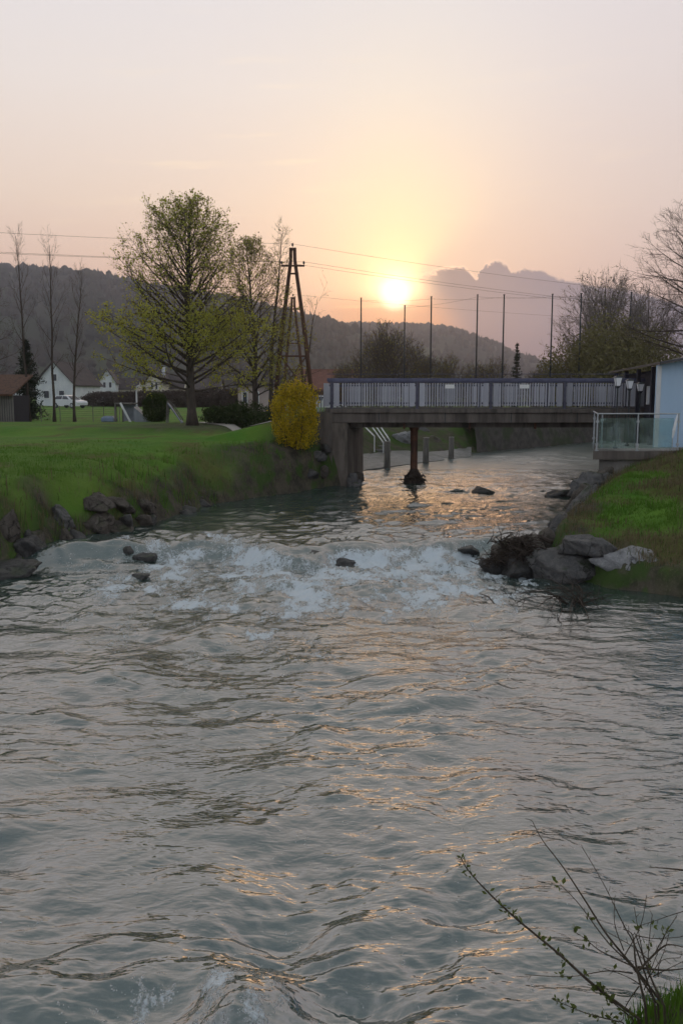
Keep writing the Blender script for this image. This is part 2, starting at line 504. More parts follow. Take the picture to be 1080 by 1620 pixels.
def build_ground():
    m, b = new_mat('ground_grass_and_soil')
    p = pos_coord()
    soil, dry = attr('soil'), attr('dry')
    n1 = noise(p, 0.35, 4, 0.6); n2 = noise(p, 2.3, 5, 0.65); n3 = noise(scaled(p, 1, 1, 0.4), 22.0, 4, 0.7)
    g = mixc(sstep(n1, 0.32, 0.68), (0.060, 0.165, 0.018), (0.115, 0.225, 0.028))
    g = mixc(sstep(noise(p, 0.13, 3, 0.6), 0.45, 0.65) * 0.5, g, (0.105, 0.135, 0.032))
    g = mixc(sstep(n2, 0.42, 0.7) * 0.55, g, (0.115, 0.175, 0.028))
    g = mixc(sstep(n3, 0.5, 0.75) * 0.35, g, (0.026, 0.062, 0.012))
    g = mixc(dry * sstep(n2, 0.3, 0.55) * 0.75, g, (0.105, 0.085, 0.035))
    s = mixc(sstep(n2, 0.35, 0.65), (0.040, 0.036, 0.028), (0.085, 0.075, 0.055))
    s = mixc(sstep(n3, 0.5, 0.7) * 0.5, s, (0.150, 0.130, 0.095))
    s = mixc(sstep(noise(p, 1.1, 4, 0.6), 0.46, 0.58) * 0.8, s, (0.040, 0.080, 0.014))
    setin(b.inputs['Base Color'], mixc(soil, g, s))
    b.inputs['Roughness'].default_value = 0.9; b.inputs['Specular IOR Level'].default_value = 0.15
    bump(b, n3 * 0.6 + n2 * 0.8, 0.7, 0.05)
    xs = axis_pts([(-1400, -300, 100), (-300, -80, 20), (-80, -30, 2.0), (-30, -14, 0.6), (-14, 12, 0.14), (12, 20, 0.4), (20, 60, 2.0), (60, 300, 24), (300, 1400, 100)])
    ys = axis_pts([(-150, -10, 20), (-10, 0, 1.0), (0, 8, 0.16), (8, 15, 0.25), (15, 33, 0.14), (33, 55, 0.4), (55, 90, 1.5), (90, 300, 10), (300, 1500, 100)])
    X, Y = np.meshgrid(xs, ys)
    x, y = X.ravel(), Y.ravel()
    z = ground_z(x, y)
    soil_, dry_ = ground_masks(x, y, z)
    me = np_mesh('ground', np.stack([x, y, z], 1), grid_faces(len(ys), len(xs)), m, True, attrs={'soil': soil_, 'dry': dry_})
    o = link('ground', me); tag(o, kind='structure')
    o['label'] = 'grassy ground with lawn and rough river banks'
build_ground()

# ---------------------------------------------------------------- river
def build_river():
    m, b = new_mat('river_water')
    p = pos_coord()
    foam_a, calm_a = attr('foam'), attr('calm')
    body = mixc(sstep(noise(p, 0.8, 2, 0.5), 0.35, 0.65), (0.026, 0.046, 0.040), (0.046, 0.068, 0.058))
    f1 = noise(scaled(p, 1.0, 0.55, 1.0), 10.0, 5, 0.75, 0.8); f2 = noise(p, 40.0, 2, 0.7)
    br = f1 * 0.65 + f2 * 0.35
    fm = sstep(foam_a + (br - 0.5) * 4.0, 0.38, 0.98) * 0.92
    w = scaled(p, 0.45, 1.0, 1.0)
    h = noise(w, 9.0, 1.5, 0.6, 0.9) + noise(scaled(p, 0.5, 1.0, 1.0), 31.0, 1, 0.5) * 0.34 + fm * f2 * 0.8
    b.inputs['Base Color'].default_value = (0.04, 0.07, 0.07, 1)
    setin(b.inputs['Base Color'], mixc(fm, body, (0.50, 0.58, 0.64)))
    setin(b.inputs['Roughness'], fm * 0.75 + attr('ripple') * 0.30 + 0.04)
    b.inputs['IOR'].default_value = 3.1
    b.inputs['Specular IOR Level'].default_value = 0.5
    bump(b, h, 1.0, 0.012)
    ys = np.concatenate([np.linspace(-6, 2.6, 30)[:-1], np.exp(np.linspace(math.log(2.6), math.log(78.0), 800))])
    nc = 760
    t = np.linspace(-1, 1, nc); t = np.sign(t) * (0.42 * np.abs(t) + 0.58 * np.abs(t) ** 3)
    V = []
    a = edge_x(EDGE_L, ys) - 0.7; c = edge_x(EDGE_R, ys) + 0.7
    # denser columns where the current runs past the camera
    mid = np.clip(0.12 * ys, a + 0.8, c - 0.8)
    X = np.where(t[None, :] < 0, mid[:, None] + (mid - a)[:, None] * t[None, :], mid[:, None] + (c - mid)[:, None] * t[None, :])
    Y = np.repeat(ys[:, None], nc, 1)
    x, y = X.ravel(), Y.ravel()
    z = water_level(x, y)
    dmin = np.minimum(seg_dist(EDGE_L, x, y), seg_dist(EDGE_R, x, y))
    s = y - drop_line(x)                                     # > 0 upstream of the fall
    # the shear line between the current and the calm eddy on the right
    eddy_x = np.interp(y, [0, 5, 8, 11, 13.5, 16, 17.5], [3.4, 2.6, 1.9, 2.0, 2.9, 3.6, 4.2]) + 0.25 * pn(y * 0.6, y * 0 + 1.5, 9)
    calm = npstep(x - eddy_x, -0.4, 0.7) * npstep(y, 18.0, 16.0)
    # slow warp so crests bend
    wx = x + 0.55 * pn(x * 0.35, y * 0.35, 61) + 0.15 * pn(x * 1.3, y * 1.3, 62)
    wy = y + 0.65 * pn(x * 0.3 + 9, y * 0.3, 63) + 0.18 * pn(x * 1.2, y * 1.2, 64)
    def ridged(u, v, sd): return 0.5 - np.abs(pn(u, v, sd)) * 1.6
    amp = (0.60 + 0.70 * npstep(fbm(x * 0.25, y * 0.25, 3, 71), -0.3, 0.45))
    up = npstep(s, 0.0, 1.5)
    turb = npstep(s, -5.5, -1.0) * npstep(s, 2.6, 1.0) * npstep(np.abs(x + 0.9), 6.2, 4.2) * (1 - calm)
    chop = np.zeros_like(x)
    octs = [(0.62, 0.050, 0.62, 0), (1.05, 0.055, 0.58, 0), (1.8, 0.080, 0.52, 0), (3.0, 0.090, 0.44, 1), (5.0, 0.135, 0.40, 1), (8.2, 0.175, 0.40, 1), (13.5, 0.16, 0.42, 1), (22.0, 0.15, 0.5, 0)]
    for q, (fy, sl, an, rd) in enumerate(octs):
        th = 0.30 * math.sin(q * 2.3 + 0.6)
        c_, s_ = math.cos(th), math.sin(th)
        vx = wx + (0.16 / fy) * pn(x * fy * 0.7, y * fy * 0.7, 165 + q); vy = wy + (0.20 / fy) * pn(x * fy * 0.6 + 5, y * fy * 0.6, 175 + q)
        u, v = (vx * c_ - vy * s_) * fy * an, (vx * s_ + vy * c_) * fy
        mk = 0.30 + 1.35 * npstep(fbm(x * (0.35 + 0.12 * q) + 3 * q, y * (0.5 + 0.17 * q), 2, 130 + q), -0.25, 0.40)
        w_ = pn(u, v, 83 + q)
        if rd: w_ = 0.55 * w_ + 0.45 * (0.35 - np.abs(pn(u + 7.7, v, 183 + q)) * 1.5)
        cal = 1 - calm * (0.75 if fy < 3 else 0.35)
        ups_ = 1 - up * (0.5 if fy < 1.5 else (-0.1 if fy < 4 else -0.35))
        if fy > 2.5: ups_ = ups_ + 1.3 * turb
        far_ = 0.4 + 0.6 * npstep(y * 0.004 * fy, 0.60, 0.30) if fy > 6 else 1.0
        if fy < 2.5: mk = mk * (1 + 0.5 * npstep(y, 10.0, 5.5))
        chop += (sl / fy) * w_ * mk * cal * ups_ * far_
    z = z + 1.15 * amp * chop
    # rapids: standing waves and broken water below the fall
    rap = npstep(s, 0.35, -0.5) * npstep(s, -7.0, -2.0) * (1 - calm)
    rough_ = npstep(fbm(x * 0.45, y * 0.45, 3, 91), -0.35, 0.35)
    z = z + rap * (0.16 * ridged(wx * 0.95, wy * 1.15, 92) * rough_ + 0.07 * pn(wx * 2.4, wy * 2.8, 93) + 0.025 * pn(x * 8, y * 8, 94))
    # smooth tongues and humps of water over the sill
    z = z + 0.22 * npstep(np.abs(s - 0.1), 0.9, 0.0) * np.maximum(pn(x * 0.8 + 2, y * 0.8, 95), -0.2)
    lt = npstep(s, 2.4, 1.2) * npstep(s, -1.0, 0.2) * npstep(x, -1.2, -2.4)
    z = z + lt * (0.05 * ridged(wx * 1.2, wy * 1.6, 193) + 0.05 * pn(wx * 3.0, wy * 4.0, 194))
    ups = npstep(s, 0.4, 2.5) * npstep(y, 40, 30)
    z = z + ups * (0.035 * pn(wx * 0.8, wy * 1.3, 96) + 0.02 * ridged(wx * 2, wy * 3.2, 97))
    # big standing waves at the foot of the picture
    bx, by = x + 0.45, y - 4.75
    sw = np.exp(-(bx / 1.3) ** 2 - (by / 0.8) ** 2)
    z = z + sw * 0.12 * np.sin(wx * 4.2 + 0.8) * np.cos(wy * 4.5 + 0.4) + 0.04 * npstep(y, 8, 5) * pn(wx * 1.5, wy * 2.0, 98)
    # foam
    clump = fbm(wx * 0.9, wy * 0.7, 4, 101); band = fbm(wx * 0.28, wy * 0.5, 3, 102)
    dens = npstep(s, 0.3, -0.35) * npstep(s, -6.4, -1.2)
    lat = npstep(np.abs(x + 0.6 + 0.10 * s), 6.0, 2.4) * (1 - calm)
    fo = dens * lat * (0.64 + 0.50 * clump + 0.40 * band) + 0.30 * lat * npstep(s, -9.5, -4.0) * npstep(s, 0, -1) * npstep(clump, -0.1, 0.4)
    streak = npstep(fbm(wx * 2.4 + 0.5 * pn(x, y * 0.5, 201), wy * 0.42, 3, 202), 0.02, 0.4)
    fo = fo + 0.42 * lat * streak * npstep(s, -10.0, -4.5) * npstep(s, -1.0, -2.5)
    curl = npstep(pn(x * 0.75 + 4, y * 0.2, 103), -0.3, 0.2) * npstep(np.abs(x + 0.4), 4.6, 2.6)
    fo = np.maximum(fo, 0.95 * npstep(np.abs(s + 0.45), 0.75, 0.1) * curl * (1 - calm))
    fo = np.maximum(fo, 0.75 * npstep(np.hypot(x - 2.9, (y - 18.0)) , 1.7, 0.5))
    fo = np.maximum(fo, 0.60 * npstep(np.hypot((x + 0.85) / 1.0, (y - 4.85) / 0.55), 0.8, 0.2) * npstep(pn(wx * 3, wy * 3, 104), -0.35, 0.15))
    fo = np.maximum(fo, 0.55 * npstep(np.hypot((x + 0.35) / 0.7, (y - 4.68) / 0.28), 0.9, 0.3) * npstep(pn(wx * 3, wy * 3, 106), -0.3, 0.2))
    fo = np.maximum(fo, lt * (0.05 + 0.9 * clump))
    fo = fo + 0.12 * npstep(dmin, 0.5, 0.05) * npstep(y, 15, 18)
    fo = fo * (0.65 + 0.7 * npstep(fbm(x * 1.9, y * 1.5, 3, 105), -0.25, 0.35))
    z = z + 0.03 * fo * pn(x * 11, y * 11, 107) + 0.04 * fo * pn(x * 5, y * 5, 108)
    me = np_mesh('river', np.stack([x, y, z], 1), grid_faces(len(ys), nc), m, True, attrs={'foam': fo, 'calm': calm, 'ripple': npstep(y, 24, 44)})
    o = link('river', me); tag(o, kind='structure'); o['label'] = 'fast rippling river with a foaming rapid'
build_river()

# ---------------------------------------------------------------- hills and the woods on them
def hill(name, D, ridge, seed, depth):
    pts = [(math.radians(az_el(px, py)[0]), math.tan(math.radians(az_el(px, py)[1])) * D + CAM_Z) for px, py in ridge]
    aa = np.array([p[0] for p in pts]); zz = np.array([p[1] for p in pts])
    na, nd = 260, 36
    A = np.linspace(aa[0], aa[-1], na); T = np.linspace(0, 1.6, nd)
    AA, TT = np.meshgrid(A, T)
    zr = np.interp(AA, aa, zz) - 7.5
    dist = D - depth + depth * TT
    x, y = dist * np.sin(AA), dist * np.cos(AA)
    prof = np.where(TT <= 1, np.sin(np.clip(TT, 0, 1) * math.pi / 2) ** 1.25, 1 - 0.35 * (TT - 1) ** 1.5)
    n = fbm(x * 0.006, y * 0.006, 4, seed)
    z = 1.2 + (zr - 1.2) * prof + n * 26 * np.sin(np.clip(TT, 0, 1) * math.pi) * np.clip((zr - 1) / 60, 0, 1)
    me = np_mesh(name, np.stack([x.ravel(), y.ravel(), z.ravel()], 1), grid_faces(nd, na), MATS['hill_floor'], True)
    o = link(name, me); tag(o, kind='structure')
    return (AA, TT, x, y, z, zr)

rough_mat('hill_floor', (0.030, 0.036, 0.022), (0.052, 0.052, 0.030), 0.02, 0.95, 0, 0, c3=(0.06, 0.085, 0.03), s3=0.006)
def forest_mat(name, c1, c2, c3):
    m, b = new_mat(name)
    geo = NT.nodes.new('ShaderNodeNewGeometry'); rnd = E(geo.outputs['Random Per Island'])
    n1 = noise(pos_coord(), 0.012, 3, 0.6)
    col = mixc(rnd, c1, c2); col = mixc(sstep(n1, 0.45, 0.6) * 0.8, col, c3)
    setin(b.inputs['Base Color'], col); b.inputs['Roughness'].default_value = 0.95; b.inputs['Specular IOR Level'].default_value = 0.1
    return m
forest_mat('forest', (0.018, 0.026, 0.016), (0.040, 0.046, 0.024), (0.060, 0.050, 0.036))

def forest(name, H, n, seed, hmin, hmax, label):
    AA, TT, x, y, z, zr = H
    rs = np.random.RandomState(seed)
    nd, na = AA.shape
    ti = rs.rand(n) ** 0.8 * (nd - 1) * 0.68; ai = rs.rand(n) * (na - 1)
    ti[: n // 3] = (nd - 1) * (0.58 + 0.08 * rs.rand(n // 3))
    i0, j0 = ti.astype(int), ai.astype(int); i1, j1 = np.minimum(i0 + 1, nd - 1), np.minimum(j0 + 1, na - 1)
    fi, fj = ti - i0, ai - j0
    def bl(a): return (a[i0, j0] * (1 - fi) * (1 - fj) + a[i1, j0] * fi * (1 - fj) + a[i0, j1] * (1 - fi) * fj + a[i1, j1] * fi * fj)
    px, py, pz, r_ = bl(x), bl(y), bl(z), bl(zr)
    keep = r_ > 3; px, py, pz = px[keep], py[keep], pz[keep]; n = len(px)
    h = hmin + (hmax - hmin) * rs.rand(n) ** 1.5; con = rs.rand(n) < 0.55
    rad = np.where(con, h * 0.24, h * 0.40)
    S = 6
    lev = np.where(con[:, None], np.array([[0.1, 0.45, 0.42, 1.0]]), np.array([[0.15, 0.5, 0.82, 1.0]]))
    rr = np.where(con[:, None], np.array([[1.0, 0.62, 0.70, 0.02]]), np.array([[0.55, 1.0, 0.72, 0.12]]))
    w = np.arange(S) * 2 * np.pi / S
    ph = rs.rand(n) * 6.28
    V = np.zeros((n, 4, S, 3)); jit = 0.75 + 0.5 * rs.rand(n, 4, S)
    V[..., 0] = px[:, None, None] + rad[:, None, None] * rr[:, :, None] * jit * np.cos(w[None, None, :] + ph[:, None, None])
    V[..., 1] = py[:, None, None] + rad[:, None, None] * rr[:, :, None] * jit * np.sin(w[None, None, :] + ph[:, None, None])
    V[..., 2] = pz[:, None, None] - 0.5 + (h[:, None] * lev)[:, :, None] * (0.94 + 0.12 * rs.rand(n, 4, S))
    k = np.arange(S); k2 = (k + 1) % S
    base = (np.arange(n) * 4 * S)[:, None, None] + (np.arange(3) * S)[None, :, None]
    F = np.stack([base + k, base + k2, base + S + k2, base + S + k], -1).reshape(-1, 4)
    me = np_mesh(name, V.reshape(-1, 3), F, MATS['forest'])
    o = link(name, me); tag(o, label, 'woods', kind='stuff')
HL = hill('hill', 900, [(-420, 470), (-250, 445), (-100, 430), (0, 427), (60, 430), (190, 442), (250, 454), (350, 474), (430, 490), (520, 511), (600, 535), (680, 570), (730, 612)], 5, 420)
HR = hill('hill', 1250, [(380, 600), (430, 540), (480, 516), (520, 512), (570, 512), (622, 512), (691, 515), (720, 520), (748, 530), (781, 544), (821, 563), (854, 571), (900, 578), (1000, 584), (1150, 580), (1400, 570)], 9, 480)
forest('woods', HL, 6500, 3, 5.0, 9.5, 'dark wooded hillside rising at the left behind the houses')
forest('woods', HR, 5000, 4, 6.0, 11.0, 'hazy purple wooded ridge below the setting sun')

# ================================================================ materials for built things
rough_mat('concrete_dark', (0.090, 0.076, 0.066), (0.150, 0.130, 0.114), 5.0, 0.88, 0.4, 0.02, c3=(0.045, 0.038, 0.034), s3=2.2, stretch=(1, 1, 0.12))
rough_mat('concrete_brown', (0.105, 0.088, 0.074), (0.175, 0.150, 0.128), 4.0, 0.88, 0.45, 0.03, c3=(0.055, 0.048, 0.038), s3=1.4, stretch=(1, 1, 0.3))
rough_mat('wall_stone', (0.045, 0.042, 0.038), (0.085, 0.078, 0.070), 2.5, 0.9, 0.6, 0.05, c3=(0.035, 0.050, 0.020), s3=0.8)
rough_mat('concrete_pale', (0.24, 0.23, 0.21), (0.33, 0.31, 0.29), 4.0, 0.85, 0.3, 0.01, c3=(0.15, 0.14, 0.125), s3=1.1, stretch=(1, 1, 0.4))
rough_mat('concrete_wet', (0.13, 0.13, 0.125), (0.20, 0.20, 0.19), 3.0, 0.55, 0.3, 0.01, c3=(0.08, 0.085, 0.075), s3=0.8)
rough_mat('deck_asphalt', (0.045, 0.045, 0.048), (0.07, 0.07, 0.072), 20, 0.9, 0.3, 0.005)
rough_mat('rail_board', (0.29, 0.30, 0.34), (0.41, 0.41, 0.45), 5.0, 0.75, 0.2, 0.004, c3=(0.19, 0.18, 0.20), s3=2.0, stretch=(1, 1, 0.15), rnd=0.45)
rough_mat('rail_blue', (0.070, 0.075, 0.13), (0.10, 0.105, 0.165), 6.0, 0.5, 0.1, 0.003, c3=(0.07, 0.07, 0.11), s3=1.5)
rough_mat('rail_post', (0.055, 0.055, 0.085), (0.09, 0.09, 0.12), 6.0, 0.6, 0.1, 0.003)
rough_mat('rusty_steel', (0.075, 0.035, 0.022), (0.13, 0.06, 0.035), 5.0, 0.8, 0.4, 0.01, c3=(0.05, 0.03, 0.025), s3=1.5)
rough_mat('galvanised', (0.33, 0.35, 0.37), (0.46, 0.48, 0.50), 8.0, 0.45, 0.1, 0.002, metal=0.5)
rough_mat('white_paint', (0.62, 0.63, 0.64), (0.74, 0.75, 0.76), 3.0, 0.7, 0.1, 0.003, c3=(0.52, 0.52, 0.52), s3=0.8, stretch=(1, 1, 0.3))
rough_mat('sign_white', (0.70, 0.70, 0.68), (0.78, 0.78, 0.76), 8.0, 0.5, 0, 0)
rough_mat('old_wood', (0.085, 0.045, 0.030), (0.14, 0.075, 0.048), 4.0, 0.85, 0.4, 0.01, c3=(0.055, 0.032, 0.025), s3=1.5, stretch=(3, 3, 0.3))
rough_mat('grey_wood', (0.13, 0.12, 0.11), (0.21, 0.20, 0.18), 5.0, 0.85, 0.3, 0.006, stretch=(3, 3, 0.3))
rough_mat('dark_metal', (0.018, 0.024, 0.026), (0.035, 0.042, 0.045), 8.0, 0.5, 0, 0)
rough_mat('wire_metal', (0.05, 0.045, 0.05), (0.07, 0.065, 0.07), 8.0, 0.6, 0, 0)

def driftwood(mb, c, n, rad, h, seed, mi=0, r0=0.012):
    rng = random.Random(seed)
    for _ in range(n):
        a = rng.uniform(0, 6.283); e = rng.uniform(-0.3, 0.7); L = rad * rng.uniform(0.5, 1.5)
        p = Vector(c) + Vector((rng.gauss(0, rad * 0.45), rng.gauss(0, rad * 0.45), rng.uniform(0, h)))
        d = Vector((math.cos(a) * math.cos(e), math.sin(a) * math.cos(e), math.sin(e)))
        q = [p - d * L * 0.5]
        for k in range(3):
            d = (d + Vector((rng.gauss(0, .25), rng.gauss(0, .25), rng.gauss(0, .2)))).normalized(); q.append(q[-1] + d * L / 3)
        r = r0 * rng.uniform(0.5, 1.6)
        mb.tube(q, [r, r * 0.9, r * 0.7, r * 0.3], 4, mi)

# ---------------------------------------------------------------- the bridge
BY0, BY1, BZ = 31.0, 33.9, 3.12          # front face, back face, deck level
def build_bridge():
    br = empty('bridge', (5.5, 32.4, 0.4), 'low concrete footbridge with slatted blue-topped railing crossing the river on one thin pier', 'bridge')
    def part(mb, name, mats, parent=br, smooth=False):
        o = mb.build(name, mats, None, None, smooth); o.parent = parent; o.matrix_parent_inverse = Matrix.Translation((-5.5, -32.4, -0.4)) if parent is br else Matrix.Identity(4)
        return o
    x0, x1 = -0.52, 13.2
    m = MB(); m.box((x0, BY0 + 0.05, 2.64), (x1, BY1 - 0.05, BZ - 0.14), 0, 0.012)
    for y in (BY0 + 0.55, BY0 + 1.4, BY0 + 2.3): m.box((0.3, y, 2.46), (10.2, y + 0.25, 2.637))
    part(m, 'deck_beam', MATS['concrete_dark'])
    m = MB(); m.box((x0 - 0.05, BY0 - 0.03, BZ - 0.137), (x1, BY1 + 0.03, BZ), 0, 0.012); part(m, 'deck_slab', MATS['concrete_dark'])
    m = MB(); m.box((x0 - 0.06, BY0 + 0.22, BZ + 0.004), (x1, BY1 - 0.22, BZ + 0.02)); part(m, 'deck_surface', MATS['deck_asphalt'])
    # abutment with its wing wall
    m = MB()
    m.prism([(-0.32, 31.06), (0.20, 31.06), (0.84, 34.4), (-0.5, 34.4)], 'z', -0.6, 2.634)
    part(m, 'abutment', MATS['concrete_brown'])
    m = MB(); m.prism([(-0.86, 30.9), (-0.325, 30.86), (-0.325, 34.3), (-0.86, 34.3)], 'z', -0.3, 3.0)
    part(m, 'wing_wall', MATS['concrete_dark'])
    m = MB(); m.prism([(9.9, 31.1), (13.4, 31.1), (14.5, 34.4), (10.8, 34.4)], 'z', -0.6, 2.634); part(m, 'abutment', MATS['concrete_dark'])
    for k in range(5):
        x = 1.3 + 2.3 * k
        part(MB().box((x - 0.012, BY0 + 0.040, 2.645), (x + 0.012, BY0 + 0.0495, BZ - 0.14)), 'joint', MATS['dark_metal'])
        part(MB().tube([(x + 0.9, BY0 + 0.30, 2.63), (x + 0.9, BY0 + 0.30, 2.42)], 0.04, 8), 'drain_pipe', MATS['rusty_steel'])
    # pier
    m = MB(); n = 8
    prof = [(-0.7, 0.20), (0.35, 0.17), (0.75, 0.135), (1.6, 0.125), (2.3, 0.135), (2.45, 0.19), (2.64, 0.20)]
    m.tube([(2.62, 32.1, z) for z, r in prof], [r for z, r in prof], 10)
    pier = part(m, 'pier', MATS['rusty_steel'], smooth=True)
    m = MB(); driftwood(m, (2.62, 31.9, 0.32), 170, 0.36, 0.45, 5, 0, 0.016)
    m.tube([(2.62, 32.05, 0.2), (2.62, 32.05, 0.55), (2.62, 32.08, 0.95)], [0.52, 0.36, 0.14], 9)
    o = part(m, 'debris', MATS['twig_dark']); o['label'] = 'tangle of dark driftwood caught round the foot of the pier'
    # two railings
    posts = [0.0 + 2.56 * k for k in range(5)]
    slat = MB(); slat.box((-0.022, -0.011, 0.0), (0.022, 0.011, 0.80), 0, 0.004); slat_me = slat.mesh('slat', MATS['rail_board'])
    pan = MB(); pan.box((-0.095, -0.013, 0.0), (0.095, 0.013, 0.80), 0, 0.004); pan_me = pan.mesh('panel', MATS['rail_board'])
    pst = MB(); pst.box((-0.045, -0.05, 0.0), (0.045, 0.05, 0.96), 0, 0.006); pst_me = pst.mesh('post', MATS['rail_post'])
    rng = random.Random(3)
    for ry, front in ((BY0 + 0.08, True), (BY1 - 0.08, False)):
        rl = MB().box((-0.5, -0.05, 0.94), (13.0, 0.05, 1.06), 0, 0.012)
        if front: rl.tube([(-0.5, 0, 1.20), (13.0, 0, 1.20)], 0.012, 6)
        rail = part(rl, 'handrail', MATS['rail_blue']); rail.location = (0, ry, BZ)
        rail.matrix_parent_inverse = Matrix.Translation((-5.5, -32.4, -0.4))
        lo = MB().box((-0.5, 0.014, 0.16), (13.0, 0.05, 0.23)).box((-0.5, 0.014, 0.78), (13.0, 0.05, 0.84))
        l = part(lo, 'lower_rail', MATS['rail_post']); l.location = (0, ry, BZ)
        def put(nm, me, x, z, dy=0.0, tilt=0.0):
            o = link(nm, me, br, (x - 5.5, ry + dy - 32.4, BZ + z - 0.4)); o.rotation_euler = (0, tilt, 0); return o
        for p in [-0.35] + [p + 2.62 for p in posts]:
            put('post', pst_me, p, -0.02, 0.0)
            for s in (-1, 1): put('panel', pan_me, p + s * 0.175, 0.09 + rng.uniform(-.004, .004), -0.016)
        x = -0.05
        ends = [-0.35] + [p + 2.62 for p in posts]
        while x < 12.9:
            if all(abs(x - e) > 0.31 for e in ends):
                put('slat', slat_me, x + rng.uniform(-.006, .006), 0.09 + rng.uniform(-.008, .008), -0.016, rng.uniform(-.006, .006))
            x += 0.094
        if front:
            for px in (711, 829):
                c = at(px, 611.5, ry - 0.05)
                sg = MB().box((-0.16, -0.006, -0.065), (0.16, 0.006, 0.065), 0, 0.003).mesh('sign_plate', MATS['sign_white'])
                o = link('sign_plate', sg, br, (c.x - 5.5, c.y - 32.4, c.z - 0.4)); o['label'] = 'small white plate on the railing'
    # short slatted return fence at the left end of the bridge
    for k in range(9):
        put_x = -0.62 - 0.095 * k
        link('slat', slat_me, br, (put_x - 5.5, BY0 + 0.35 + 0.02 * k - 32.4, BZ - 0.30 - 0.012 * k - 0.4))
    m = MB().box((-1.5, BY0 + 0.40, BZ + 0.36), (-0.55, BY0 + 0.45, BZ + 0.42)).box((-1.5, BY0 + 0.40, BZ - 0.18), (-0.55, BY0 + 0.45, BZ - 0.12))
    part(m, 'lower_rail', MATS['rail_post'])
rough_mat('twig_dark', (0.030, 0.022, 0.018), (0.060, 0.045, 0.035), 10, 0.9, 0, 0)
build_bridge()

# ---------------------------------------------------------------- terrace with glass balustrade
TZ = 2.03
def glass_mat():
    m, b = new_mat('glass_pane')
    b.inputs['Base Color'].default_value = (0.55, 0.72, 0.72, 1); b.inputs['Roughness'].default_value = 0.03
    b.inputs['IOR'].default_value = 1.45
    tr = NT.nodes.new('ShaderNodeBsdfTransparent'); tr.inputs[0].default_value = (0.80, 0.90, 0.89, 1)
    df = NT.nodes.new('ShaderNodeBsdfDiffuse'); df.inputs[0].default_value = (0.55, 0.66, 0.66, 1)
    gl = NT.nodes.new('ShaderNodeBsdfGlossy'); gl.inputs[0].default_value = (1, 1, 1, 1); gl.inputs['Roughness'].default_value = 0.03
    fr = NT.nodes.new('ShaderNodeFresnel'); fr.inputs[0].default_value = 1.5
    # a film of dust on the panes
    dust = sstep(noise(scaled(obj_coord(), 1.2, 1.2, 0.7), 2.2, 4, 0.6), 0.35, 0.75) * 0.16 + 0.06
    m1 = NT.nodes.new('ShaderNodeMixShader'); setin(m1.inputs[0], dust); NT.links.new(tr.outputs[0], m1.inputs[1]); NT.links.new(df.outputs[0], m1.inputs[2])
    m2 = NT.nodes.new('ShaderNodeMixShader'); NT.links.new(fr.outputs[0], m2.inputs[0]); NT.links.new(m1.outputs[0], m2.inputs[1]); NT.links.new(gl.outputs[0], m2.inputs[2])
    NT.links.new(m2.outputs[0], NT.nodes['Material Output'].inputs[0])
glass_mat()
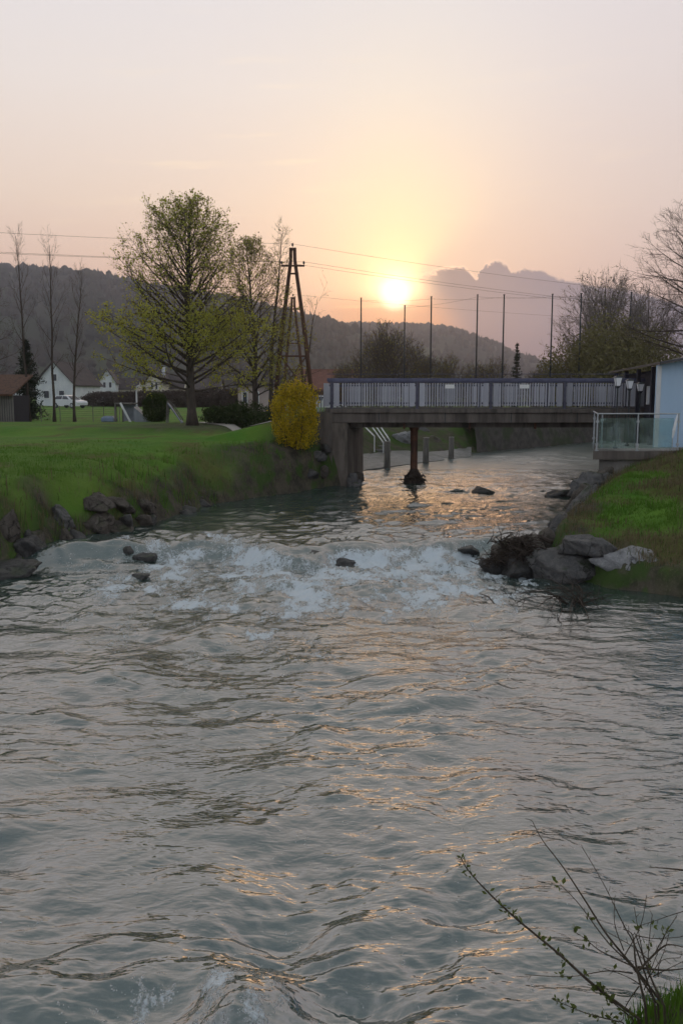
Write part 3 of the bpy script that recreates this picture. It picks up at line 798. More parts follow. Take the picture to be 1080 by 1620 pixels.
def build_terrace():
    org = Vector((9.0, 26.5, TZ - 0.2))
    t = empty('terrace', org, 'concrete riverside terrace slab edged by a glass balustrade', 'terrace')
    def part(mb, name, mats, parent=t, smooth=False):
        o = mb.build(name, mats, None, None, smooth); o.parent = parent; o.matrix_parent_inverse = Matrix.Translation(-org); return o
    C0, C1 = (7.08, 25.0), (8.35, 29.2)
    m = MB().prism([C0, (16, 25.0), (16, 29.6), C1], 'z', TZ - 0.235, TZ); part(m, 'slab', MATS['concrete_dark'])
    m = MB().prism([(C0[0] + 0.05, 25.05), (16, 25.05), (16, 29.5), (C1[0] + 0.05, 29.1)], 'z', TZ + 0.004, TZ + 0.022); part(m, 'paving', MATS['concrete_pale'])
    m = MB().prism([(7.32, 25.22), (16, 25.22), (16, 29.4), (8.5, 29.2)], 'z', 0.4, TZ - 0.238); part(m, 'retaining_wall', MATS['concrete_pale'])
    def post(x, y, r=0.022, h=1.04, plates=True):
        m = MB().tube([(x, y, TZ - 0.12), (x, y, TZ + h)], r, 8)
        if plates: m.box((x - 0.045, y - 0.05, TZ + 0.01), (x + 0.045, y + 0.05, TZ + 0.03)); m.box((x - 0.035, y - 0.03, TZ + 0.16), (x + 0.035, y + 0.03, TZ + 0.22)); m.box((x - 0.035, y - 0.03, TZ + 0.80), (x + 0.035, y + 0.03, TZ + 0.86))
        part(m, 'post', MATS['galvanised'], smooth=False)
    yf = 25.06
    pxs = [943.5, 1007.5, 1071.5]
    X = [at(p, 690, yf).x for p in pxs]
    for x in X: post(x, yf)
    post(at(951, 690, 26.6).x, 26.6); post(C1[0] - 0.25, 28.6)
    m = MB().tube([(X[0], yf, TZ + 1.05), (X[2] + 0.03, yf, TZ + 1.05)], 0.020, 8).tube([(X[0], yf, TZ + 1.05), (C1[0] - 0.2, 28.9, TZ + 1.05)], 0.020, 8)
    part(m, 'handrail', MATS['galvanised'])
    for a, b in ((X[0] + 0.05, X[1] - 0.05), (X[1] + 0.05, X[2] - 0.14)):
        m = MB().box((a, yf - 0.005, TZ + 0.08), (b, yf + 0.005, TZ + 0.93)); o = part(m, 'glass_pane', MATS['glass_pane'])
    m = MB().prism([(X[0] + 0.03, yf + 0.1), (X[0] + 0.04, yf + 0.1), (C1[0] - 0.26, 28.5), (C1[0] - 0.27, 28.5)], 'z', TZ + 0.08, TZ + 0.93); part(m, 'glass_pane', MATS['glass_pane'])
    # rear balusters toward the river
    for k in range(9):
        x = 8.25 + 0.20 * k
        part(MB().tube([(x, 29.1, TZ), (x, 29.1, TZ + 0.95)], 0.014, 6), 'baluster', MATS['dark_metal'])
    part(MB().tube([(8.2, 29.1, TZ + 0.97), (10.1, 29.1, TZ + 0.97)], 0.018, 6), 'rear_rail', MATS['dark_metal'])
    # white folded parasol leaning at the end of the balustrade
    p = empty('folded_parasol', at(1062, 712, 24.93), 'slim white folded parasol leaning on the end of the glass balustrade', 'parasol')
    a = at(1063, 690, 24.9) - at(1062, 712, 24.93); c = at(1071, 655, 25.0) - at(1062, 712, 24.93)
    MB().tube([(0, 0, 0), a * 0.9], 0.014, 6).build('pole', MATS['galvanised'], p)
    MB().tube([a * 0.85, a.lerp(c, 0.25), a.lerp(c, 0.7), c], [0.02, 0.045, 0.035, 0.012], 8).build('canopy', MATS['white_paint'], p)
build_terrace()

def build_lamps():
    m, b = new_mat('lamp_glass'); b.inputs['Base Color'].default_value = (0.80, 0.80, 0.84, 1); b.inputs['Roughness'].default_value = 0.3
    words = ['first and tallest', 'middle', 'last and lowest']
    for k, (px, ptop, pbot, y) in enumerate(((977, 596, 611.5, 26.0), (995.5, 601, 615.5, 27.3), (1012.5, 606, 619.5, 28.6))):
        top, bot = at(px, ptop, y), at(px, pbot, y)
        o = empty('terrace_lamp', (top.x, y, TZ + 0.02), '%s of three black terrace lampposts with tapered white lanterns' % words[k], 'lamp', 'lampposts on the terrace')
        hb, ht = bot.z - TZ - 0.02, top.z - TZ - 0.02
        MB().tube([(0, 0, 0), (0, 0, 0.05), (0, 0, 0.06), (0, 0, hb - 0.03)], [0.07, 0.07, 0.022, 0.02], 8).build('pole', MATS['dark_metal'], o)
        w0, w1 = 0.055, 0.098
        def fr(s0, s1, z0, z1): return [(-s0, -s0, z0), (s0, -s0, z0), (s0, s0, z0), (-s0, s0, z0), (-s1, -s1, z1), (s1, -s1, z1), (s1, s1, z1), (-s1, s1, z1)]
        BF = [(0,3,2,1),(4,5,6,7),(0,1,5,4),(1,2,6,5),(2,3,7,6),(3,0,4,7)]
        l = MB().add(fr(w0, w1, hb + 0.02, ht - 0.03), BF).build('lantern', m, o)
        c = MB()
        for sx in (-1, 1):
            for sy in (-1, 1): c.tube([(sx * w0, sy * w0, hb), (sx * w1, sy * w1, ht - 0.02)], 0.008, 4)
        c.build('frame', MATS['dark_metal'], l)
        MB().add(fr(w1 + 0.02, 0.05, ht - 0.027, ht + 0.03), BF).build('cap', MATS['dark_metal'], o)
        MB().add(fr(0.03, w0 + 0.012, hb - 0.05, hb + 0.017), BF).build('collar', MATS['dark_metal'], o)
build_lamps()

# ---------------------------------------------------------------- white building on the right bank
def build_house_right():
    rough_mat('wall_blue_white', (0.34, 0.48, 0.64), (0.41, 0.54, 0.69), 1.2, 0.85, 0.15, 0.004, c3=(0.30, 0.43, 0.58), s3=0.9, stretch=(1, 1, 0.3))
    rough_mat('roof_sheet', (0.040, 0.040, 0.046), (0.075, 0.075, 0.082), 3.0, 0.6, 0.2, 0.01)
    rough_mat('dark_boards', (0.020, 0.020, 0.030), (0.036, 0.034, 0.045), 4.0, 0.85, 0.2, 0.01, stretch=(6, 6, 0.3))
    org = Vector((12, 30, TZ))
    h = empty('clubhouse', org, 'pale blue-white flat-roofed building beside the glass-edged terrace', 'building')
    def part(mb, name, mats, parent=h):
        o = mb.build(name, mats); o.parent = parent; o.matrix_parent_inverse = Matrix.Translation(-org); return o
    yw = 26.6; xw = at(1038.5, 620, yw).x
    zt = at(1038, 576, yw).z; zt2 = at(1080, 569, yw).z
    sl = (zt2 - zt) / (at(1080, 569, yw).x - xw)
    part(MB().prism([(xw, yw), (20, yw - 0.0), (20, yw + 0.25), (xw + 0.03, yw + 0.25)], 'z', TZ - 0.3, zt - 0.03), 'wall', MATS['wall_blue_white'])
    part(MB().prism([(xw + 0.002, zt - 0.028), (20, zt - 0.028), (20, zt + (20 - xw) * sl - 0.03)], 'y', yw, yw + 0.25), 'gable', MATS['wall_blue_white'])
    part(MB().box((xw - 0.025, yw - 0.025, TZ - 0.28), (xw + 0.10, yw - 0.003, zt - 0.05), 0, 0.005), 'corner_board', MATS['white_paint'])
    # recessed dark side under the eave
    part(MB().prism([(xw + 0.35, yw + 0.253), (xw + 3.0, 41.0), (xw + 3.2, 41.0), (xw + 0.6, yw + 0.253)], 'z', TZ - 0.3, zt - 0.1), 'porch_wall', MATS['dark_boards'])
    # roof: rises to the right, eave runs back along the river
    e0, e1 = Vector((xw - 0.10, yw - 0.40)), Vector((xw + 1.75, 37.5))
    def rz(x, lift): return zt + (x - xw) * sl + lift
    V = []
    for lift in (0.0, 0.07):
        V += [(e0.x, e0.y, rz(e0.x, lift)), (20.4, e0.y, rz(20.4, lift)), (20.4, e1.y, rz(20.4, lift) - 0.15), (e1.x, e1.y, rz(e0.x, lift))]
    part(MB().add(V, [(0,3,2,1),(4,5,6,7),(0,1,5,4),(1,2,6,5),(2,3,7,6),(3,0,4,7)]), 'roof', MATS['roof_sheet'])
    for k in range(4):
        f = (k + 0.6) / 4.2
        x, y = e0.x + (e1.x - e0.x) * f + 0.12, e0.y + (e1.y - e0.y) * f
        part(MB().box((x - 0.06, y - 0.06, TZ - 0.2), (x + 0.06, y + 0.06, zt - 0.04)), 'porch_post', MATS['dark_boards'])
    c = at(1027, 625, 28.6)
    w = part(MB().box((c.x - 0.10, 28.55, c.z - 0.30), (c.x + 0.10, 28.62, c.z + 0.28), 0, 0.006), 'window_frame', MATS['white_paint'])
    g = MB().box((c.x - 0.06, 28.535, c.z - 0.25), (c.x + 0.06, 28.548, c.z + 0.23)).build('pane', MATS['lamp_glass']); g.parent = w; g.matrix_parent_inverse = Matrix.Identity(4)
build_house_right()

# ================================================================ poles, wires, far buildings, playground
GZ = lambda x, y: float(ground_z(np.array([x]), np.array([y]))[0])

def build_pylon(px, py_top, y, label, halfpx, k):
    top = at(px, py_top, y)
    z0 = GZ(top.x, y) - 0.2
    h = top.z - z0
    o = empty('utility_pylon', (top.x, y, z0), label, 'pylon', 'wooden A-frame power pylons')
    half = halfpx * y / FPX
    def leg(s, lean):
        pts = [(s * half, lean, 0), (s * (half * 0.55 + 0.02), lean * 0.5, h * 0.5), (s * 0.11, 0, h * 0.93), (s * 0.10, 0, h)]
        return MB().tube(pts, [0.13, 0.115, 0.09, 0.09], 8).build('leg', MATS['old_wood'], o, smooth=True)
    leg(-1, 0); leg(1, 0)
    for f in (0.40, 0.16) + ((0.86,) if k == 0 else (0.62,)):
        w = half + (0.10 - half) * min(1, f / 0.93) + 0.12
        MB().tube([(-w, 0.12, h * f), (w, 0.12, h * f)], 0.05, 6).build('brace', MATS['old_wood'], o)
    for s in (-1, 1):                                     # crossed braces between the legs
        wa, wb = half + (0.10 - half) * 0.16 / 0.93, half + (0.10 - half) * 0.40 / 0.93
        MB().tube([(s * wa, 0.16 + 0.05 * s, h * 0.16), (-s * wb, 0.16 + 0.05 * s, h * 0.40)], 0.035, 6).build('brace', MATS['old_wood'], o)
    # crossarm with insulators
    za = h * 0.90
    w = 0.62
    MB().box((-w, -0.16, za - 0.045), (w, -0.06, za + 0.045), 0, 0.006).build('crossarm', MATS['old_wood'], o)
    spots = [(-w + 0.04, za), (w - 0.04, za), (0.0, h - 0.02)]
    for x, z in spots:
        i = MB().tube([(x, -0.11, z), (x, -0.11, z + 0.09), (x, -0.11, z + 0.10), (x, -0.11, z + 0.15), (x, -0.11, z + 0.16), (x, -0.11, z + 0.24)],
                      [0.015, 0.015, 0.055, 0.045, 0.06, 0.03], 8).build('insulator', MATS['dark_metal'], o)
    MB().box((-0.16, -0.16, h - 0.12), (0.16, 0.16, h - 0.04), 0, 0.01).build('cap_board', MATS['old_wood'], o)
    return [Vector((top.x + x, y - 0.11, z0 + z + 0.2)) for x, z in spots]
I1 = build_pylon(463, 392, 48.0, 'nearer taller brown wooden A-frame pylon behind the yellow bush', 33, 0)
I2 = build_pylon(463.5, 470, 70.0, 'smaller farther A-frame pylon framed between the legs of the taller one', 19, 1)

def wire(name, pts, r, label, cat, group):
    m = MB(); P = []
    for a, b, sag in pts:
        for k in range(16):
            t = k / 16; p = a.lerp(b, t); P.append(p - Vector((0, 0, sag * 4 * t * (1 - t))))
    P.append(pts[-1][1])
    c = P[0].copy()
    o = MB().tube([p - c for p in P], r, 4).build(name, MATS['wire_metal'], None, c)
    tag(o, label, cat, group)
def build_wires():
    dirv = Vector((1.0, 0.39, 0)).normalized()
    names = ['lower power wire from the crossarm end nearer the bushes', 'lower power wire from the crossarm end nearer the sun', 'top power wire strung over the head of the tall pylon']
    for k, p in enumerate(I1):
        a = p - dirv * 42 + Vector((0, 0, 0.3)); b = p + dirv * 70 + Vector((0, 0, -0.6))
        wire('power_line', [(a, p, 0.5), (p, b, 1.5)], 0.0065, names[k], 'wire', 'power lines crossing the sky')
    b = I2[2] + dirv * 75
    wire('power_line', [(I2[2], b, 1.0)], 0.0065, 'thin power wire running from the smaller farther pylon behind the sun', 'wire', 'power lines crossing the sky')
build_wires()

def build_net_posts():
    d = [(571, 472, 64, 596), (640, 484, 66, 0), (682, 470, 62, 0), (755, 467, 64, 0), (797, 467, 60.5, 0), (873.5, 466, 62, 0), (919, 465, 61, 0), (998, 463, 64, 0)]
    wh = ['directly left of the sun', 'just below the sun', 'first to the right of the sun', 'against the left part of the cloud',
          'beside the small dark conifer on its left', 'right of the small dark conifer', 'at the edge of the big leafless tree', 'in front of the big leafless tree near the clubhouse']
    tops = []
    for (px, py, y, _), w in zip(d, wh):
        t = at(px, py, y); z0 = GZ(t.x, y) - 0.1
        o = empty('net_post', (t.x, y, z0), 'tall thin dark ball-net post ' + w, 'post', 'ball-net posts behind the bridge')
        h = t.z - z0
        MB().tube([(0, 0, 0), (0, 0, h * 0.5), (0, 0, h)], [0.065, 0.058, 0.045], 8).build('shaft', MATS['dark_metal'], o, smooth=True)
        MB().box((-0.06, -0.06, h), (0.06, 0.06, h + 0.05)).build('cap', MATS['dark_metal'], o)
        for f in (0.97, 0.6): MB().box((-0.02, -0.14, h * f - 0.02), (0.02, -0.05, h * f + 0.02)).build('hook', MATS['dark_metal'], o)
        tops.append(t)
    for s, row in enumerate(([0, 2, 4, 6], [1, 3, 5, 7])):
        for j, (a, b) in enumerate(zip(row[:-1], row[1:])):
            wire('net_cable', [(tops[a] - Vector((0, 0.1, 0.12)), tops[b] - Vector((0, 0.1, 0.12)), 0.12)], 0.006,
                 'thin cable between the net posts %s and %s' % (wh[a], wh[b]) if False else 'thin top cable, %s span of the %s row of net posts' % (['first', 'second', 'third'][j], ['nearer', 'farther'][s]), 'cable', 'cables of the ball net')
build_net_posts()

# ---------------------------------------------------------------- houses
rough_mat('house_white', (0.55, 0.58, 0.62), (0.66, 0.68, 0.70), 0.8, 0.85, 0, 0, c3=(0.48, 0.50, 0.53), s3=0.3)
rough_mat('house_cream', (0.50, 0.46, 0.38), (0.60, 0.55, 0.46), 0.8, 0.85, 0, 0)
rough_mat('house_pink', (0.36, 0.29, 0.28), (0.44, 0.36, 0.34), 0.8, 0.85, 0, 0)
rough_mat('roof_tile_dark', (0.055, 0.045, 0.045), (0.085, 0.07, 0.068), 1.5, 0.85, 0, 0)
rough_mat('roof_tile_red', (0.13, 0.055, 0.04), (0.18, 0.08, 0.058), 1.5, 0.85, 0, 0)
m_, b_ = new_mat('window_dark'); b_.inputs['Base Color'].default_value = (0.03, 0.035, 0.045, 1); b_.inputs['Roughness'].default_value = 0.1

def house(name, px, py_base, y, w, d, hw, hr, wallm, roofm, label, rz=0.0, windows=(), gable_front=True, chimney=False, cat='house'):
    c = at(px, py_base, y); z0 = GZ(c.x, c.y) - 0.1
    o = empty(name, (c.x, y, z0), label, cat, 'houses behind the lawn', rz)
    W, Dp = w / 2, d
    if gable_front:
        MB().prism([(-W, 0), (W, 0), (W, hw), (0, hw + hr), (-W, hw)], 'y', 0, Dp).build('wall', wallm, o)
        e, t = 0.35, 0.18
        sl = hr / W
        r = MB()
        for s in (-1, 1):
            r.prism([(0, hw + hr + 0.02), (s * (W + e), hw - e * sl + 0.02), (s * (W + e), hw - e * sl + 0.02 + t), (0, hw + hr + 0.02 + t)][::s], 'y', -0.45, Dp + 0.4)
        rf = r.build('roof', roofm, o)
    else:
        MB().prism([(0, 0), (Dp, 0), (Dp, hw), (Dp / 2, hw + hr), (0, hw)], 'x', -W, W).build('wall', wallm, o)
        e, t = 0.35, 0.18; sl = hr / (Dp / 2); r = MB()
        r.prism([(Dp / 2, hw + hr + 0.02), (-e, hw - e * sl + 0.02), (-e, hw - e * sl + 0.02 + t), (Dp / 2, hw + hr + 0.02 + t)], 'x', -W - 0.4, W + 0.4)
        r.prism([(Dp / 2, hw + hr + 0.02), (Dp / 2, hw + hr + 0.02 + t), (Dp + e, hw - e * sl + 0.02 + t), (Dp + e, hw - e * sl + 0.02)], 'x', -W - 0.4, W + 0.4)
        rf = r.build('roof', roofm, o)
    if chimney:
        MB().box((W * 0.3, Dp * 0.4, hw + hr * 0.4), (W * 0.3 + 0.6, Dp * 0.4 + 0.6, hw + hr + 0.8)).build('chimney', MATS['house_white'], rf)
    for (x, z, ww, hh) in windows:
        f = MB().box((x - ww / 2 - 0.08, -0.06, z - 0.08), (x + ww / 2 + 0.08, -0.004, z + hh + 0.08)).build('window', MATS['white_paint'], o)
        MB().box((x - ww / 2, -0.075, z), (x + ww / 2, -0.063, z + hh)).build('pane', MATS['window_dark'], f)
    return o
house('house', 88, 640, 126, 5.6, 10, 3.2, 3.0, MATS['house_white'], MATS['roof_tile_dark'], 'white gabled house behind the parked car and bare trees', R(-6), [(-1.2, 1.2, .7, 1.0), (1.0, 1.2, .7, 1.0), (0, 3.6, .7, .9)])
house('house', 171, 632, 190, 3.4, 9, 4.2, 2.6, MATS['house_white'], MATS['roof_tile_dark'], 'narrow white house with steep dark roof beyond the brown hedge', R(8), [(-.6, 3.0, .5, 1.1), (.6, 3.0, .5, 1.1)])
house('house', 192, 632, 196, 6.5, 7, 2.8, 2.2, MATS['house_cream'], MATS['roof_tile_dark'], 'low cream annex house beside the narrow white one', 0, [(-1.5, 1.2, .9, 1.0), (1.2, 1.2, .9, 1.0)], gable_front=False)
house('house', 245, 632, 180, 3.6, 9, 4.0, 2.3, MATS['house_cream'], MATS['roof_tile_dark'], 'cream gabled house with paired narrow windows behind the round shrub', R(-5), [(-.45, 2.6, .4, 1.3), (.45, 2.6, .4, 1.3)], chimney=True)
house('house', 268, 632, 184, 5.4, 7, 2.9, 2.6, MATS['house_cream'], MATS['roof_tile_dark'], 'long cream house wing with dark roof behind the big tree', 0, [(0.4, 1.0, 1.0, 1.2)], gable_front=False)
house('house', 322, 634, 150, 5, 7, 2.6, 1.8, MATS['house_pink'], MATS['roof_tile_dark'], 'dull pink house half hidden right of the big tree trunk', 0, [(0, 1, .9, 1.0)], gable_front=False)
house('house', 415, 645, 78, 4.2, 6, 2.5, 1.2, MATS['house_pink'], MATS['roof_tile_dark'], 'low pale building with small windows between the tree and the yellow bush', R(4), [(-1.5, .9, .35, .9), (-.5, .9, .35, .9), (.9, .9, .35, .9)], gable_front=False)
house('barn', 520, 640, 120, 8.5, 9, 2.4, 2.6, MATS['old_wood'], MATS['roof_tile_red'], 'wide barn with reddish roof behind the left end of the bridge', 0, gable_front=False, cat='barn')
house('cottage', 8, 632, 230, 9, 8, 3.4, 4.0, MATS['house_white'], MATS['roof_tile_dark'], 'distant dark-roofed cottage at the foot of the left hill', R(20), [(-2, 1.5, .8, 1.0), (1.5, 1.5, .8, 1.0)], gable_front=False)
# board shed at the left edge
def build_shed():
    y = 47.0; c = at(0, 668, y); z0 = GZ(c.x, y) - 0.05
    o = empty('garden_shed', (c.x, y, z0), 'weathered board shed with brown roof at the left edge of the lawn', 'shed')
    W = at(23, 668, y).x - c.x
    MB().box((-3.0, 0.06, 0), (W - 0.03, 2.6, 1.45)).build('wall', MATS['dark_boards'], o)
    bd = MB().box((-0.045, 0, 0), (0.045, 0.03, 1.5), 0, 0.006).mesh('board', MATS['grey_wood'])
    k = 0; x = W - 0.05; rng = random.Random(9)
    while x > -1.4:
        link('board', bd, o, (x, 0.02 + rng.uniform(-.006, .006), rng.uniform(-.02, .02))); x -= 0.125
    MB().prism([(-0.35, 1.42), (2.9, 2.5), (2.9, 2.6), (-0.35, 1.52)], 'x', -3.2, W + 0.1).build('roof', MATS['old_wood'], o)
build_shed()

# ---------------------------------------------------------------- parked cars
def car(px, py, y, rz, col, label, name='parked_car'):
    c = at(px, py, y); z0 = GZ(c.x, c.y)
    o = empty(name, (c.x, y, z0), label, 'car', 'parked cars', rz)
    pm, b = new_mat('car_paint_' + str(px)); b.inputs['Base Color'].default_value = (*col, 1); b.inputs['Roughness'].default_value = 0.3; b.inputs['Coat Weight'].default_value = 0.5
    side = [(-2.1, .35), (2.1, .35), (2.15, .62), (2.0, .82), (1.15, .95), (-2.0, .98), (-2.15, .65)]
    body = MB().prism(side, 'y', -.85, .85).build('body', pm, o)
    cab = [(-1.95, .98), (1.15, .95), (.45, 1.42), (-.2, 1.5), (-1.45, 1.45)]
    V = [(x, s * (.80 if z < 1.2 else .62), z) for s in (-1, 1) for x, z in cab]
    n = 5
    MB().add(V, [tuple(range(n)), tuple(reversed(range(n, 2*n)))] + [(i, i + n, (i+1) % n + n, (i+1) % n) for i in range(n)]).build('cabin', pm, o)
    for s in (-1, 1):
        for q in ([(-1.6, 1.02), (-.35, 1.02), (-.35, 1.40), (-1.3, 1.38)], [(-.25, 1.02), (.85, 1.0), (.35, 1.36), (-.25, 1.41)]):
            f = lambda z: s * (.80 - (z - .98) * .36 + .012)
            MB().add([(x, f(z), z) for x, z in q], [(0, 1, 2, 3)]).build('window', MATS['window_dark'], o)
    MB().add([(1.12, -.70, 1.0), (1.12, .70, 1.0), (.52, .58, 1.40), (.52, -.58, 1.40)], [(0, 1, 2, 3)]).build('windscreen', MATS['window_dark'], o)
    for sx in (-1.3, 1.32):
        for s in (-1, 1):
            w = MB().tube([(sx, s * .72, .31), (sx, s * .88, .31)], .31, 14).build('wheel', MATS['dark_metal'], o)
            MB().tube([(sx, s * .86, .31), (sx, s * .895, .31)], .18, 10).build('rim', MATS['galvanised'], w)
    for s in (-.6, .6): MB().box((2.05, s - .16, .60), (2.13, s + .16, .74), 0, .01).build('headlight', MATS['lamp_glass'], o)
car(110, 646, 104, R(-30), (0.62, 0.64, 0.68), 'silver white car parked behind the wire fence by the bare trees')
car(513, 640, 88, R(14), (0.72, 0.74, 0.76), 'white car parked behind the left end of the bridge railing')

# ---------------------------------------------------------------- fence, lamp post, play structures on the lawn
def build_fence():
    y = 50.5
    o = empty('wire_fence', (-15, y, 2.0), 'thin wire mesh fence along the back of the lawn', 'fence')
    pxs = [26, 48, 66, 96, 118, 148, 165, 190]
    xs = [at(p, 668, y).x for p in pxs]
    pm = MB().tube([(0, 0, -0.1), (0, 0, 0.95)], 0.022, 6).mesh('post', MATS['grey_wood'])
    for x in xs: link('post', pm, o, (x + 15, 0, GZ(x, y) - 2.0))
    for k in range(7):
        MB().tube([(xs[0] + 15, 0.02, 0.2 + 0.12 * k), (xs[-1] + 15, 0.02, 0.2 + 0.12 * k)], 0.004, 4).build('wire', MATS['wire_metal'], o)
build_fence()
def build_lawn_lamp():
    y = 47.0; c = at(217.5, 669, y); z0 = GZ(c.x, y); t = at(217.5, 611, y).z - z0
    o = empty('lamp_post', (c.x, y, z0), 'white pole lamp with short hooked head beside the play ramp', 'lamp')
    MB().tube([(0, 0, -0.05), (0, 0, t - 0.08), (0.06, 0, t), (0.20, 0, t + 0.04)], [0.05, 0.042, 0.035, 0.03], 8).build('pole', MATS['white_paint'], o)
    MB().box((0.16, -0.09, t - 0.02), (0.48, 0.09, t + 0.07), 0, 0.025).build('lamp_head', MATS['white_paint'], o)
build_lawn_lamp()
def build_play():
    rough_mat('play_grey', (0.20, 0.22, 0.25), (0.28, 0.30, 0.33), 3, 0.6, 0.1, 0.01)
    rough_mat('play_blue', (0.14, 0.19, 0.27), (0.20, 0.25, 0.34), 3, 0.5, 0.1, 0.01)
    y = 45.5; s = y / FPX
    c = at(215, 670, y); z0 = GZ(c.x, y)
    o = empty('play_ramp', (c.x, y, z0), 'grey wooden play platform with sloping ramp and pale side beam on the lawn', 'playground')
    f = lambda px, py: ((px - 215) * s, (670 - py) * s)
    for px in (186.5, 191): MB().box((f(px, 0)[0] - .05, -0.4 if px < 189 else .6, -.05), (f(px, 0)[0] + .05, -.3 if px < 189 else .7, f(0, 641)[1])).build('post', MATS['grey_wood'], o)
    MB().box((f(185, 0)[0], -.42, f(0, 642)[1]), (f(214, 0)[0], .75, f(0, 640)[1])).build('platform', MATS['grey_wood'], o)
    MB().box((f(195, 0)[0], .2, .05), (f(214, 0)[0], .26, f(0, 643)[1])).build('panel', MATS['play_grey'], o)
    a, b = f(196, 640), f(213, 671)
    MB().tube([(a[0], -.55, a[1]), (b[0], -.75, b[1])], .055, 6).build('side_beam', MATS['white_paint'], o)
    a, b = f(216, 646), f(245, 672)
    MB().prism([(a[0], a[1]), (b[0], b[1]), (f(216, 672)[0], b[1])], 'y', -.5, .5).build('ramp', MATS['play_grey'], o)
    c2 = at(173, 670, y)
    bx = MB().box((-.30, -.4, -.05), (.34, .4, .30), 0, .1).build('play_box', MATS['play_blue'], None, (c2.x, y, GZ(c2.x, y)))
    tag(bx, 'low grey-blue box lying left of the play ramp', 'box')
    c3 = at(277, 672, 42.0); s = 42.0 / FPX; z3 = GZ(c3.x, 42.0)
    o = empty('slide', (c3.x, 42.0, z3), 'small blue-grey slide between the round shrub and the big trunk', 'playground')
    MB().add([(-.28, -.25, .95), (-.28, .25, .95), (.34, .25, .06), (.34, -.25, .06), (-.28, -.25, .88), (-.28, .25, .88), (.34, .25, 0), (.34, -.25, 0)],
             [(0,1,2,3),(7,6,5,4),(0,3,7,4),(1,5,6,2),(0,4,5,1),(3,2,6,7)]).build('chute', MATS['play_blue'], o)
    for yy in (-.26, .26): MB().tube([(-.3, yy, 1.05), (-.1, yy, .85), (.36, yy, .12)], .025, 6).build('side_rail', MATS['grey_wood'], o)
    for yy in (-.2, .2): MB().tube([(-.36, yy, -.05), (-.30, yy, 1.0)], .03, 6).build('leg', MATS['grey_wood'], o)
build_play()

# pale footpath on the lawn by the bridge
def build_path():
    rough_mat('path_gravel', (0.36, 0.34, 0.31), (0.46, 0.43, 0.40), 8, 0.9, 0.2, 0.01)
    P = [on_z(325, 675, 2.1), on_z(380, 683, 2.1), on_z(425, 689, 2.1), on_z(455, 692, 2.1)]
    m = MB(); V = []
    N = 40
    ctr = []
    for k in range(N + 1):
        t = k / N * (len(P) - 1); i = min(int(t), len(P) - 2); ctr.append(P[i].lerp(P[i + 1], t - i))
    for k, c in enumerate(ctr):
        d = (ctr[min(k + 1, N)] - ctr[max(k - 1, 0)]).normalized(); nrm = Vector((-d.y, d.x, 0)) * (0.45 + 0.03 * math.sin(k * 1.3))
        for s in (-1, -0.33, 0.33, 1):
            q = c + nrm * s; V.append((q.x, q.y, GZ(q.x, q.y) + 0.03))
    F = [(4*k+j, 4*k+j+1, 4*k+j+5, 4*k+j+4) for k in range(N) for j in range(3)]
    o = MB().add(V, F).build('footpath', MATS['path_gravel']); tag(o, kind='structure')
build_path()

# upstream: concrete ramp, steps with white handrails, mooring posts
def build_upstream():
    A = [on_z(560, 752, .45), on_z(576, 745, .45), on_z(660, 734, .45), on_z(745, 722, .5)]
    B = [on_z(560, 716, .75), on_z(590, 712, .78), on_z(660, 712, .72), on_z(745, 708, .7)]
    m = MB()
    V = [(p.x, p.y, .36) for p in A] + [(p.x, p.y, .82) for p in B] + [(p.x, p.y, -.6) for p in A]
    F = [(i, i + 1, i + 5, i + 4) for i in range(3)] + [(8 + i, 9 + i, 1 + i, i) for i in range(3)]
    V = [(x, y, z + 0.14) for x, y, z in V]
    o = m.add(V, F).build('boat_ramp', MATS['concrete_wet']); tag(o, 'sloping wet concrete ramp at the water edge beyond the bridge', 'ramp')
    st = empty('river_steps', at(600, 712, 44), 'concrete steps with white tube handrails seen under the bridge', 'steps')
    org = st.location
    for k in range(6):
        a, b = at(578 + 2 * k, 711 - 6 * k, 43.5 + .55 * k), at(618 - 1 * k, 711 - 6 * k, 43.5 + .55 * k)
        o = MB().box((a.x - org.x, a.y - org.y, a.z - org.z - .25), (b.x - org.x, a.y - org.y + .6, a.z - org.z)).build('step', MATS['concrete_wet'], st)
    for a, b in (((606, 700), (583, 668)), ((612, 700), (590, 668)), ((616, 696), (597, 668)), ((592, 690), (570, 668))):
        p, q = at(*a, 43.2) - org, at(*b, 45.5) - org
        MB().tube([p, q], 0.035, 6).tube([p, p - Vector((0, 0, .8))], .03, 6).build('handrail', MATS['white_paint'], st)
    for k, (px, pt, pb, y, w) in enumerate(((612, 699, 743, 38.5, 'nearest the abutment'), (673, 693, 735, 41.0, 'just right of the bridge pier'), (713, 692, 729, 43.5, 'farthest out in the stream'))):
        t, b = at(px, pt, y), at(px, pb + 6, y)
        o = empty('mooring_post', (b.x, y, b.z - .3), 'grey stump post in the water %s' % w, 'post', 'posts in the water beyond the bridge')
        h = t.z - b.z + .3
        MB().tube([(0, 0, 0), (0, 0, h - .05), (0, 0, h)], [.15, .13, .11], 9).build('shaft', MATS['grey_wood'], o, smooth=True)
        MB().tube([(0, 0, h), (0, 0, h + .03)], .145, 9).build('cap', MATS['concrete_pale'], o)
build_upstream()
